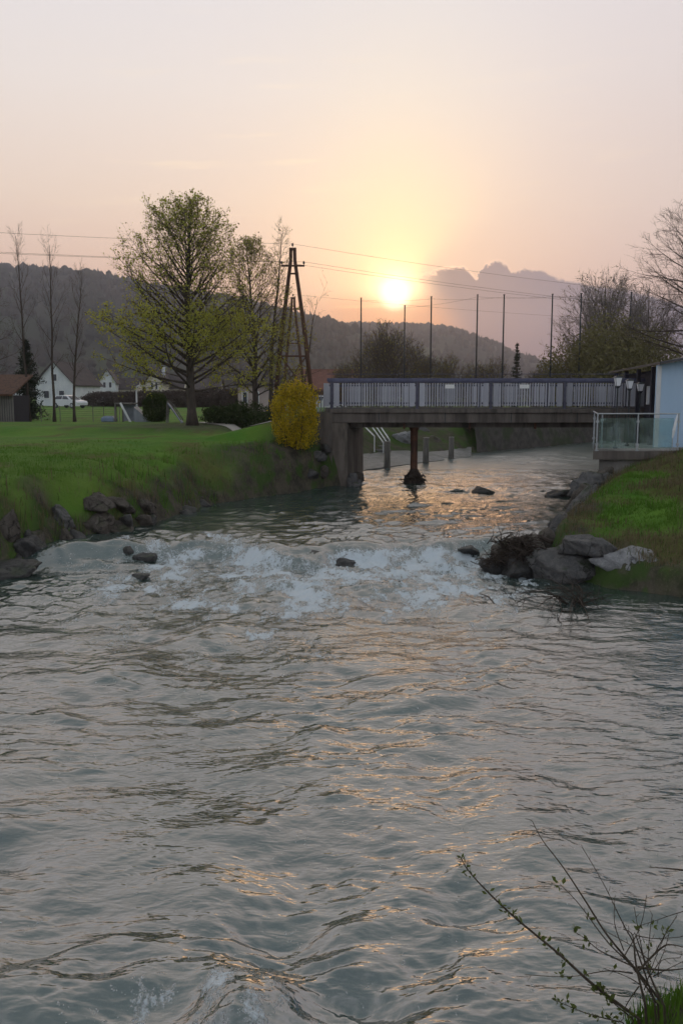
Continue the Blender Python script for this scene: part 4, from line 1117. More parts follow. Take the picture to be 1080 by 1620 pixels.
def build_river_wall():
    pts = [(7.4, 48.0), (9.2, 49.9), (11.2, 51.9), (14.0, 55.3), (17.1, 58.8), (21.0, 61.9), (26.0, 65.2), (32.0, 69.0)]
    N = 70; nz = 9; V = []
    a = np.array(pts); tt = np.linspace(0, len(pts) - 1, N)
    X = np.interp(tt, np.arange(len(pts)), a[:, 0]); Y = np.interp(tt, np.arange(len(pts)), a[:, 1])
    for i in range(N):
        for k in range(nz):
            z = -0.2 + 2.35 * k / (nz - 1); off = 0.16 * (z - 0.4) + 0.10 * float(fbm(np.array([X[i] * 1.3]), np.array([z * 2.2]), 3, 77)[0])
            V.append((X[i] - 0.55 * off - 0.05, Y[i] + 0.75 * off, z))
        V.append((X[i] - 0.9, Y[i] + 1.2, 2.2))
    F = [(i * (nz + 1) + k, (i + 1) * (nz + 1) + k, (i + 1) * (nz + 1) + k + 1, i * (nz + 1) + k + 1) for i in range(N - 1) for k in range(nz)]
    o = MB().add(V, F).build('river_wall', MATS['wall_stone'], smooth=True); tag(o, 'dark weathered retaining wall along the far bank seen under the bridge', 'wall')
build_river_wall()

# ================================================================ trees, shrubs, grass
rough_mat('bark', (0.045, 0.036, 0.030), (0.085, 0.068, 0.055), 5, 0.9, 0.4, 0.02, stretch=(2, 2, 0.5))
rough_mat('bark_grey', (0.055, 0.048, 0.045), (0.090, 0.080, 0.075), 5, 0.9, 0.3, 0.02, stretch=(2, 2, 0.5))
rough_mat('twig', (0.060, 0.046, 0.034), (0.095, 0.075, 0.055), 5, 0.9, 0, 0)
rough_mat('twig_grey', (0.15, 0.13, 0.12), (0.21, 0.185, 0.17), 5, 0.9, 0, 0)
leaf_mat('leaf_spring', (0.36, 0.39, 0.055), (0.54, 0.52, 0.11), 0.70, 0.5, c3=(0.16, 0.12, 0.03))
leaf_mat('leaf_spring_dull', (0.27, 0.28, 0.045), (0.42, 0.39, 0.085), 0.65, 0.5, c3=(0.13, 0.09, 0.03))
leaf_mat('leaf_willow', (0.125, 0.118, 0.048), (0.20, 0.18, 0.075), 0.3, 0.5)
leaf_mat('leaf_dark', (0.022, 0.040, 0.012), (0.050, 0.070, 0.020), 0.2, 1.0)
leaf_mat('leaf_round', (0.024, 0.042, 0.010), (0.060, 0.085, 0.018), 0.2, 1.5)
leaf_mat('needle', (0.012, 0.022, 0.012), (0.026, 0.040, 0.020), 0.1, 1.0)
leaf_mat('forsythia', (0.42, 0.29, 0.010), (0.56, 0.42, 0.020), 0.35, 4.0, c3=(0.16, 0.16, 0.02))
leaf_mat('hedge_brown', (0.050, 0.036, 0.028), (0.075, 0.056, 0.042), 0.1, 0.5)
leaf_mat('grass_blade', (0.066, 0.165, 0.016), (0.120, 0.215, 0.030), 0.35, 0.6)
leaf_mat('grass_dry', (0.115, 0.090, 0.050), (0.200, 0.160, 0.095), 0.3, 0.9, c3=(0.05, 0.08, 0.02))
rough_mat('shrub_core', (0.020, 0.018, 0.010), (0.035, 0.03, 0.015), 3, 0.95, 0, 0)

def leaf_cards(pts, size, rng, up=0.3, aspect=1.6):
    """one pointed two-triangle leaf per point"""
    P = np.asarray(pts, float); n = len(P)
    rs = np.random.RandomState(rng.randint(0, 10**6))
    d = rs.normal(size=(n, 3)); d[:, 2] += up; d /= np.linalg.norm(d, axis=1)[:, None]
    t = rs.normal(size=(n, 3)); s = np.cross(d, t); s /= np.linalg.norm(s, axis=1)[:, None] + 1e-9
    L = size * (0.6 + 0.8 * rs.rand(n))[:, None]; W = L / aspect / 2
    a = P; b = P + d * L * 0.5 + s * W; c = P + d * L; e = P + d * L * 0.5 - s * W
    V = np.stack([a, b, c, e], 1).reshape(-1, 3)
    F = (np.arange(n) * 4)[:, None] + np.arange(4)[None, :]
    return V, F

def combine(name, mb, V, F, mats, mb_mi=0, leaf_mi=1, smooth=False):
    """tubes of an MB plus leaf cards, as one mesh (quads and triangles)"""
    nv = len(mb.v)
    me = bpy.data.meshes.new(name)
    vs = mb.v + [tuple(p) for p in V]
    fs = mb.f + [tuple(int(i) + nv for i in f) for f in F]
    me.from_pydata(vs, [], fs)
    for m in mats: me.materials.append(m)
    me.polygons.foreach_set('material_index', [mb_mi] * len(mb.f) + [leaf_mi] * len(F))
    me.update()
    return me

def curve_path(rng, p, d, L, n, up, wob):
    q = [Vector(p)]; d = Vector(d).normalized()
    for k in range(n):
        d = (d + Vector((rng.gauss(0, wob), rng.gauss(0, wob), rng.gauss(0, wob) + up))).normalized()
        q.append(q[-1] + d * (L / n))
    return q

def samp(q, t):
    f = t * (len(q) - 1); i = min(int(f), len(q) - 2); return q[i].lerp(q[i + 1], f - i), (q[i + 1] - q[i]).normalized()

def side_dir(rng, d, ang):
    a = Vector((rng.gauss(0, 1), rng.gauss(0, 1), rng.gauss(0, 1))); a = (a - d * a.dot(d)).normalized()
    return d * math.cos(ang) + a * math.sin(ang)

def make_tree(seed, H, r0, t0, prof, nl, el=(25, 65), nsec=9, ntw=6, leaves=0, leaf_size=0.07, leafh=None, up=0.06, trunk_wob=0.02, sec_ang=42, twig_r=0.005, nlimb_trunk=True,
              side=None, fork=0, sec_len=0.42, tw_len=0.45, env=None, tmax=0.99):
    """trunk and crown meshes of one tree; prof(t) gives limb length at height fraction t"""
    rng = random.Random(seed)
    trunk = MB(); crown = MB(); LP = []
    n = 14
    ax = [Vector((0, 0, 0))]; dx = Vector((0, 0, 1))
    for k in range(n):
        dx = (dx + Vector((rng.gauss(0, trunk_wob), rng.gauss(0, trunk_wob), 0))).normalized()
        dx = (dx + Vector((-ax[-1].x * 0.02, -ax[-1].y * 0.02, 0.1))).normalized()
        ax.append(ax[-1] + dx * H / n)
    def tr(t): return r0 * ((1 - t) ** 0.85) * (1.0 if t > 0.06 else 1.0 + (0.06 - t) * 8) + 0.008
    trunk.tube(ax, [tr(k / n) for k in range(n + 1)], 9)
    for i in range(nl):
        t = t0 + (tmax - t0) * ((i + rng.random() * 0.8) / nl) ** 0.9
        p, d = samp(ax, t)
        a = i * 2.39996 + rng.uniform(-0.5, 0.5)
        f = (t - t0) / (1 - t0)
        e = R(el[0] + (el[1] - el[0]) * f + rng.uniform(-9, 9))
        hd = Vector((math.cos(a), math.sin(a), 0))
        if env:
            L = 0.2; k_ = rng.uniform(0.86, 1.06) * (side(hd) if side else 1.0); ee = e
            while L < H and (p.z + L * math.sin(ee)) < H * 1.02 and L * math.cos(e) < env((p.z + L * math.sin(ee)) / H) * k_: L += 0.1; ee = min(e + up * L * 0.9, R(84))
        else:
            L = prof(f) * rng.uniform(0.8, 1.12)
            if side: L *= side(hd)
        if L < 0.1: continue
        dd = hd * math.cos(e) + Vector((0, 0, math.sin(e)))
        q = curve_path(rng, p, dd, L, 7, up, 0.07)
        rl = min(tr(t) * 0.42, 0.010 + 0.0125 * L)
        (trunk if rl > 0.02 else crown).tube(q, [max(rl * (1 - k / 7) ** 0.9, twig_r) for k in range(8)], 5)
        for j in range(nsec):
            s = 0.18 + 0.82 * (j + rng.random()) / nsec
            p2, d2 = samp(q, min(s, 0.999))
            L2 = L * sec_len * (1.15 - 0.7 * s) * rng.uniform(0.6, 1.25) + 0.12
            q2 = curve_path(rng, p2, side_dir(rng, d2, R(rng.gauss(sec_ang, 9))), L2, 4, up * 1.3, 0.10)
            r2 = max(rl * 0.45 * (1 - s * 0.6), twig_r * 1.2)
            crown.tube(q2, [max(r2 * (1 - k / 4), twig_r * 0.7) for k in range(5)], 3, cap=False)
            for w in range(ntw):
                s2 = 0.2 + 0.8 * rng.random(); p3, d3 = samp(q2, min(s2, 0.999))
                L3 = (L2 * tw_len * rng.uniform(0.5, 1.2) + 0.06)
                q3 = curve_path(rng, p3, side_dir(rng, d3, R(rng.gauss(sec_ang, 10))), L3, 2, up * 1.5, 0.12)
                crown.tube(q3, [twig_r * 0.8, twig_r * 0.6, twig_r * 0.35], 3, cap=False)
                if leaves:
                    kf = leafh(q3[2], f) if leafh else 1.0
                    nlv = leaves * kf
                    m = int(nlv) + (1 if rng.random() < nlv - int(nlv) else 0)
                    for _ in range(m):
                        c = q3[0].lerp(q3[2], rng.uniform(0.2, 1.05)); LP.append((c.x + rng.gauss(0, .03), c.y + rng.gauss(0, .03), c.z + rng.gauss(0, .03)))
    return trunk, crown, LP, rng

def tree_meshes(nm, res, barkm, twigm, leafm=None, leaf_size=0.07):
    trunk, crown, LP, rng = res
    tm = trunk.mesh(nm + '_trunk', barkm, True)
    if leafm and LP:
        V, F = leaf_cards(LP, leaf_size, rng)
        cm = combine(nm + '_crown', crown, V, F, [twigm, leafm])
    else: cm = crown.mesh(nm + '_crown', twigm)
    return tm, cm

def plant_tree(name, meshes, loc, label, group=None, rz=0.0, sc=1.0, cat='tree', sz=None):
    o = empty(name, loc, label, cat, group, rz); o.scale = (sc, sc, sz or sc)
    link('trunk', meshes[0], o); link('crown', meshes[1], o)
    return o

def base(px, y, dz=-0.05):
    x = at(px, 650, y).x; return Vector((x, y, GZ(x, y) + dz))

# the big budding tree on the lawn
def big_tree():
    y = 38.5; b = base(304, y)
    H = at(304, 322, y).z - b.z
    ev = lambda z: float(np.interp(z, [.10, .16, .22, .32, .46, .58, .70, .82, .92, 1.0], [.8, 2.2, 3.5, 4.1, 3.8, 3.2, 3.0, 2.7, 2.1, .9]))
    lh = lambda p, f: 3.8 if p.z < H * 0.54 else 0.9
    res = make_tree(12, H, 0.20, 0.15, None, 92, (14, 60), 13, 8, 1.5, 0.075, lh, up=0.045, sec_ang=38, twig_r=0.0042, side=lambda h: 1.0 + 0.10 * (-h.x), env=ev, sec_len=0.34, tmax=0.9)
    plant_tree('budding_tree', tree_meshes('budding', res, MATS['bark'], MATS['twig'], MATS['leaf_spring'], 0.092), b,
               'tall rounded tree with fresh yellow-green buds standing alone on the lawn')
big_tree()
def second_trees():
    y = 44.0; b = base(404, y); H = at(404, 385, y).z - b.z
    ev = lambda z: float(np.interp(z, [.10, .2, .4, .7, .9, 1.0], [1.0, 2.1, 2.6, 2.2, 1.5, .6]))
    res = make_tree(31, H, 0.14, 0.13, None, 56, (25, 62), 10, 7, 1.5, 0.07, lambda p, f: 2.8 if p.z < H * .6 else 1.0, up=0.05, trunk_wob=0.05, env=ev)
    plant_tree('budding_tree', tree_meshes('budding2', res, MATS['bark'], MATS['twig'], MATS['leaf_spring_dull'], 0.085), b,
               'slimmer yellow-green tree just behind the big one, left of the pylon')
    y = 47.0; b = base(428, y); H = at(432, 366, y).z - b.z
    P = lambda f: float(np.interp(f, [0, .3, .7, 1], [1.0, 1.3, 1.3, .8]))
    res = make_tree(45, H, 0.12, 0.2, P, 26, (45, 72), 8, 5, 0.35, 0.07, None, up=0.05, trunk_wob=0.05)
    plant_tree('sparse_tree', tree_meshes('sparse', res, MATS['bark'], MATS['twig'], MATS['leaf_spring_dull'], 0.07), b,
               'thin sparse tree with feathery bare top beside the pylon')
    y = 52.0; b = base(478, y); H = at(500, 470, y).z - b.z
    res = make_tree(52, H, 0.06, 0.3, lambda f: 1.4, 9, (25, 55), 4, 3, 0.3, 0.07, None, up=0.03, trunk_wob=0.08)
    plant_tree('sparse_tree', tree_meshes('sparse2', res, MATS['bark'], MATS['twig'], MATS['leaf_spring_dull'], 0.07), b,
               'small spindly sapling with a few side shoots right of the pylon')
second_trees()
# bare trees at the far left
def bare_left():
    P = lambda f: float(np.interp(f, [0, .3, .8, 1], [1.2, 1.7, 1.5, .8]))
    specs = [(47, 49.5, 372, 61, 'tall bare multi-stemmed tree in front of the dark conifer', 1.0), (86, 49.0, 384, 62, 'tall bare tree with forked stem left of the parked car', 1.0),
             (118, 49.5, 432, 63, 'shorter slim bare tree right of the parked car', 0.8)]
    for px, y, top, sd, lab, w in specs:
        b = base(px, y); H = at(px, top, y).z - b.z
        res = make_tree(sd, H, 0.075, 0.26, lambda f: P(f) * w, 19, (50, 74), 6, 4, up=0.08, trunk_wob=0.03, twig_r=0.0042, sec_ang=32)
        plant_tree('bare_tree', tree_meshes('bare', res, MATS['bark'], MATS['twig']), b, lab, 'bare trees along the wire fence')
    y = 46.0; b = base(-38, y); res = make_tree(66, 7.4, 0.16, 0.3, None, 34, (5, 65), 10, 7, up=0.03, env=lambda z: float(np.interp(z, [.3, .5, .8, 1], [1.6, 2.4, 2.2, .8])))
    plant_tree('bare_tree', tree_meshes('bare4', res, MATS['bark'], MATS['twig']), b, 'dark bare branches of a tree cut off at the left edge')
bare_left()

# conifers: whorls of drooping sprays
def conifer(seed, H, rad, n_wh, nm):
    rng = random.Random(seed); tr = MB(); cr = MB(); LP = []
    tr.tube([(0, 0, 0), (0, 0, H * .5), (0, 0, H)], [H * .022, H * .014, .006], 7)
    for i in range(n_wh):
        f = (i + rng.random() * .5) / n_wh; z = H * (0.06 + 0.93 * f)
        Lb = rad * (1 - f) ** 0.85 * rng.uniform(.75, 1.15) + 0.04
        for k in range(9):
            a = rng.uniform(0, 6.283); L = Lb * rng.uniform(.65, 1.1)
            q = curve_path(rng, (0, 0, z), (math.cos(a), math.sin(a), -0.10 + 0.5 * f), L, 3, 0.02, 0.06)
            cr.tube(q, [.012, .009, .006, .003], 3, cap=False)
            for _ in range(int(10 + 34 * L)):
                p, d = samp(q, rng.random() * .999); s = L * .16
                LP.append((p.x + rng.gauss(0, s * .6), p.y + rng.gauss(0, s * .6), p.z + rng.gauss(-.03, s * .35)))
    V, F = leaf_cards(LP, max(0.10, rad * 0.13), rng, up=-0.1, aspect=2.6)
    return tr.mesh(nm + '_trunk', MATS['bark'], True), combine(nm + '_crown', cr, V, F, [MATS['twig'], MATS['needle']])
def conifers():
    y = 54; b = base(46, y); H = at(46, 535, y).z - b.z
    plant_tree('conifer', conifer(71, H, 1.25, 26, 'conifer_dark'), b, 'dense dark conifer at the left behind the bare trees')
    y = 58; b = base(815, y); H = at(816, 541, y).z - b.z
    plant_tree('conifer', conifer(72, H, 0.75, 24, 'conifer_small'), b, 'small pointed dark conifer rising above the bridge railing')
conifers()

# shrubs: leaf shells over a dark twiggy inside
def shrub_meshes(nm, seed, rx, ry, rz_, n, size, leafm, box=0.0, core=True, lump=0.12, flat=0.0, shoots=0):
    rng = random.Random(seed); rs = np.random.RandomState(seed)
    d = rs.normal(size=(n, 3)); d /= np.linalg.norm(d, axis=1)[:, None]
    if box > 0:     # clipped, boxy shape
        pnorm = (np.abs(d) ** (2 + box)).sum(1) ** (1 / (2 + box)); d = d / pnorm[:, None]
    th = np.arctan2(d[:, 1], d[:, 0])
    rr = 1 + lump * (fbm(th * 1.6 + 3, d[:, 2] * 2.2 + seed, 3, seed % 50))
    rad = rr * (1 - 0.45 * rs.rand(n) ** 1.8) * (1 + 0.05 * rs.normal(size=n))
    P = d * rad[:, None] * np.array([rx, ry, rz_]); P[:, 2] += rz_ * (1 - flat)
    P = P[P[:, 2] > 0.02]
    if shoots:                                            # gaps between the flowering sprays
        gp = fbm(P[:, 0] * 5.5 + 2, P[:, 2] * 5.5 + P[:, 1] * 4.1, 3, 23); P = P[(gp > -0.22) | (rs.rand(len(P)) < 0.25)]
    st = MB(); ex = []
    for k in range(shoots):                               # stray arching shoots past the clipped outline
        a = rng.uniform(0, 6.283); e = rng.uniform(0.1, 1.0)
        hd = Vector((math.cos(a) * math.cos(e) * rx, math.sin(a) * math.cos(e) * ry, math.sin(e) * rz_)) * 0.85
        q = curve_path(rng, hd + Vector((0, 0, rz_)), hd.normalized() + Vector((0, 0, 0.8)), rng.uniform(.18, .42), 4, -0.05, .12)
        st.tube(q, [.005, .004, .004, .003, .002], 3, cap=False)
        for _ in range(22):
            c, d_ = samp(q, rng.random() * .999); ex.append((c.x + rng.gauss(0, .018), c.y + rng.gauss(0, .018), c.z + rng.gauss(0, .018)))
    if ex: P = np.concatenate([P, np.array(ex)])
    V, F = leaf_cards(P, size, rng, up=0.25)
    for k in range(12):
        a = rng.uniform(0, 6.283); q = curve_path(rng, (0.15 * rx * math.cos(a), 0.15 * ry * math.sin(a), -0.05), (math.cos(a) * .5, math.sin(a) * .5, 1), rz_ * 1.5, 5, 0.02, .12)
        st.tube(q, [.018, .016, .013, .010, .007, .004], 5, cap=False)
    fol = np_mesh(nm + '_foliage', V, F, leafm)
    stem = st.mesh(nm + '_stem', MATS['twig'])
    return stem, fol
def shrub(name, meshes, loc, label, group=None, rz=0.0, sc=1.0):
    o = empty(name, loc, label, 'shrub', group, rz); o.scale = (sc,) * 3
    link('stem', meshes[0], o); link('foliage', meshes[1], o); return o
def shrubs():
    y = 29.8; b = base(467, y)
    w = 34 * y / FPX; h = (at(467, 607, y).z - b.z) / 2
    shrub('flowering_shrub', shrub_meshes('forsythia', 81, w, w * .95, h, 15000, 0.062, MATS['forsythia'], box=0.9, lump=0.34, shoots=70), b, 'bright yellow clipped flowering shrub beside the bridge abutment')
    y = 45; b = base(247, y); w = 20 * y / FPX; h = (at(247, 623, y).z - b.z) / 2
    shrub('round_shrub', shrub_meshes('round', 82, w, w, h, 6000, 0.08, MATS['leaf_round'], box=.5, lump=.1), b, 'dark green ball-shaped shrub right of the lamp pole')
    k = 0
    labs = ['low dark evergreen shrub right of the big trunk', 'low dark evergreen shrub in the middle of the bed by the path', 'low dark evergreen shrub of the bed nearest the yellow bush', 'sprawling dark shrub behind the pale path']
    for (px, y, w, h, sd), lab in zip(((345, 40.5, .75, .42, 83), (375, 39.5, .8, .46, 84), (408, 39.0, .8, .48, 85), (390, 42.5, 1.2, .52, 86)), labs):
        shrub('low_shrub', shrub_meshes('low%d' % k, sd, w, .6, h, 2600, 0.09, MATS['leaf_dark'], lump=.3), base(px, y), lab, 'low shrubs by the path'); k += 1
    # brown hedge row in front of the houses
    hm = shrub_meshes('hedge', 87, 3.4, 1.0, 1.0, 16000, 0.15, MATS['hedge_brown'], box=1.0, lump=.3)
    for i, px in enumerate((172, 228, 285, 340, 385)):
        lab = ['first', 'second', 'third', 'fourth', 'last'][i] + ' stretch of the brown leafless hedge, counted from the parked car'
        shrub('hedge', hm, base(px, 118 - 3 * i), lab, 'brown hedge before the houses', R(180 * (i % 2)), 0.95 + .04 * i)['category'] = 'hedge'
shrubs()

# thicket and trees beyond the bridge
ORD = ['first', 'second', 'third', 'fourth', 'fifth', 'sixth', 'seventh', 'eighth', 'ninth', 'tenth', 'eleventh', 'twelfth', 'thirteenth', 'fourteenth', 'fifteenth', 'sixteenth', 'seventeenth', 'eighteenth', 'nineteenth', 'twentieth', 'twenty-first', 'twenty-second', 'twenty-third', 'twenty-fourth']
def thicket():
    kinds = []
    for sd in (91, 92, 93):
        r = make_tree(sd, 5.2, 0.07, 0.03, None, 46, (25, 78), 7, 5, 0.3, 0.09, None, up=.06, twig_r=.0085, trunk_wob=.08, tmax=.75, env=lambda z: float(np.interp(z, [0, .2, .5, .8, 1], [1.0, 2.0, 2.5, 1.9, .8])))
        kinds.append(tree_meshes('thicket%d' % sd, r, MATS['bark'], MATS['twig'], MATS['leaf_spring_dull'], .09))
    rng = random.Random(17); i = 0
    for px, y, sc in sorted(((545, 74, .75), (566, 80, .9), (590, 76, 1.15), (612, 74, 1.35), (628, 78, 1.3), (648, 76, 1.05), (668, 74, .85), (690, 72, .85), (712, 74, .9), (735, 76, .8), (765, 70, .72), (783, 72, .8),
                      (842, 66, .62), (860, 68, .7), (878, 64, .7), (556, 58, .62), (600, 60, .6), (660, 60, .6), (700, 58, .62), (740, 60, .55), (780, 62, .5), (850, 58, .5))):
        plant_tree('leafless_shrub', kinds[i % 3], base(px, y), 'leafless shrub of the thicket behind the bridge railing, %s from the pylon side' % ORD[i], 'thicket behind the bridge', rng.uniform(0, 6), sc); i += 1
    # evergreen backing hedge behind the bridge to the right
    y = 66.0; b = base(958, y); H = at(960, 428, y).z - b.z
    ev = lambda z: float(np.interp(z, [.05, .2, .45, .75, .9, 1.0], [1.6, 3.2, 4.0, 3.4, 2.4, 1.0]))
    r = make_tree(96, H, .17, .04, None, 90, (28, 80), 12, 7, .6, .07, lambda p, f: 2.2 if p.z < H * .55 else .5, env=ev, tmax=.62, up=.05, twig_r=.009, trunk_wob=.05, sec_ang=30)
    plant_tree('willow_tree', tree_meshes('willow', r, MATS['bark_grey'], MATS['twig_grey'], MATS['leaf_willow'], .12), b, 'wide pale grey leafless tree behind the right end of the bridge')
    b = base(1022, 69); r = make_tree(97, H * .95, .14, .04, None, 70, (28, 80), 11, 7, .4, .07, lambda p, f: 1.6 if p.z < H * .5 else .2, env=ev, tmax=.62, up=.05, twig_r=.009, trunk_wob=.05, sec_ang=30)
    plant_tree('willow_tree', tree_meshes('willow2', r, MATS['bark_grey'], MATS['twig_grey'], MATS['leaf_willow'], .12), b, 'second pale leafless tree rising above the clubhouse eave')
    bm = shrub_meshes('bankbush', 98, 1.9, 1.2, 1.55, 7500, .10, MATS['leaf_willow'], lump=.5)
    for px, y, sc, lab in ((915, 63.0, 1.7, 'olive green bush at the left foot of the wide pale tree'), (962, 62.0, 2.2, 'dense olive bush in front of the wide pale tree'), (1012, 63, 2.0, 'olive green bush tucked behind the clubhouse eave')):
        shrub('bank_bush', bm, base(px, y), lab, 'olive bushes behind the bridge', R(px), sc)
    y = 36; b = base(1118, y); r = make_tree(99, 8.6, .2, .28, None, 46, (0, 70), 11, 8, env=lambda z: float(np.interp(z, [.2, .4, .8, 1], [2.2, 3.4, 2.8, 1.0])), up=.03, twig_r=.0055, trunk_wob=.05, sec_ang=38)
    plant_tree('bare_tree', tree_meshes('edgebare', r, MATS['bark'], MATS['twig']), b, 'big bare tree spreading dark branches in from the right edge')
thicket()

# ================================================================ rocks, bank grass, driftwood, foreground shrub
def rock_mat(name, c1, c2, c3, rough=0.75, wet=0.0):
    m, b = new_mat(name)
    p = obj_coord()
    n1 = noise(p, 4.5, 6, 0.7, 0.8); n2 = noise(p, 24.0, 4, 0.7); n3 = noise(p, 2.2, 3, 0.5)
    col = mixc(sstep(n1, .32, .68), c1, c2); col = mixc(sstep(n2, .5, .7) * .5, col, c3)
    geo = NT.nodes.new('ShaderNodeNewGeometry'); sep = NT.nodes.new('ShaderNodeSeparateXYZ'); NT.links.new(geo.outputs['Normal'], sep.inputs[0])
    vo = NT.nodes.new('ShaderNodeTexVoronoi'); vo.feature = 'DISTANCE_TO_EDGE'; vo.inputs['Scale'].default_value = 3.2
    wv = NT.nodes.new('ShaderNodeVectorMath'); wv.operation = 'ADD'; setin(wv.inputs[0], p); setin(wv.inputs[1], scalec((.35, .35, .35), n1)); NT.links.new(wv.outputs[0], vo.inputs['Vector'])
    crack = sstep(E(vo.outputs['Distance']), .035, .004) * sstep(n3, .42, .55)
    col = mixc(crack * .8, col, (.012, .012, .012))
    moss = sstep(E(sep.outputs[2]), .45, .85) * sstep(n3, .5, .62)
    col = mixc(moss * .55, col, (.035, .055, .015))
    setin(b.inputs['Base Color'], col); b.inputs['Roughness'].default_value = rough; b.inputs['Specular IOR Level'].default_value = .3 + wet
    bump(b, n1 * .6 + n2 * .4 - crack * .35, 1.0, .08)
    return m
rock_mat('rock_grey', (.075, .075, .078), (.14, .135, .13), (.19, .18, .17))
rock_mat('rock_dark', (.028, .028, .028), (.06, .056, .052), (.085, .08, .075), .45, .3)
rock_mat('rock_pale', (.20, .205, .215), (.33, .33, .335), (.42, .42, .42))
rock_mat('rock_brown', (.065, .055, .045), (.115, .10, .085), (.15, .13, .115))

def ico(n):
    import bmesh
    bm = bmesh.new(); bmesh.ops.create_icosphere(bm, subdivisions=n, radius=1.0)
    V = np.array([v.co[:] for v in bm.verts]); F = np.array([[v.index for v in f.verts] for f in bm.faces]); bm.free(); return V, F
ICOS = {3: ico(3), 4: ico(4)}
def rock_mesh(seed, size, mat, nplanes=17, sharp=60):
    ICO_V, ICO_F = ICOS[4 if max(size) > .38 else 3]
    rs = np.random.RandomState(seed)
    n = rs.normal(size=(nplanes, 3)); n /= np.linalg.norm(n, axis=1)[:, None]
    dk = .62 + .46 * rs.rand(nplanes)
    dots = ICO_V @ n.T
    r = dk[None, :] / np.maximum(dots, 1e-3)
    r = np.minimum(r, 1.5)
    r = -np.log(np.exp(-r * sharp).sum(1)) / sharp          # soft minimum: worn edges
    V = ICO_V * r[:, None]
    q = V * 2.1 + seed
    nn = fbm(q[:, 0] + q[:, 2] * .7, q[:, 1] - q[:, 2] * .6, 4, seed % 40)
    n2 = fbm(q[:, 0] * 2.6 - q[:, 2] * 1.9, q[:, 1] * 2.6 + q[:, 2] * 1.5, 3, seed % 37 + 3)
    V = V * (1 + .20 * nn[:, None] - .10 * np.abs(n2)[:, None])
    V = V * np.array(size)
    return np_mesh('rock', V, ICO_F, mat, True)
def rock(seed, loc, size, mat, label, group=None, rot=(0, 0, 0), name='boulder', cat='rock'):
    o = link(name, rock_mesh(seed, size, MATS[mat]), None, loc); o.rotation_euler = rot
    return tag(o, label, cat, group)
def WL(x, y): return float(water_level(np.array([x]), np.array([y]))[0])

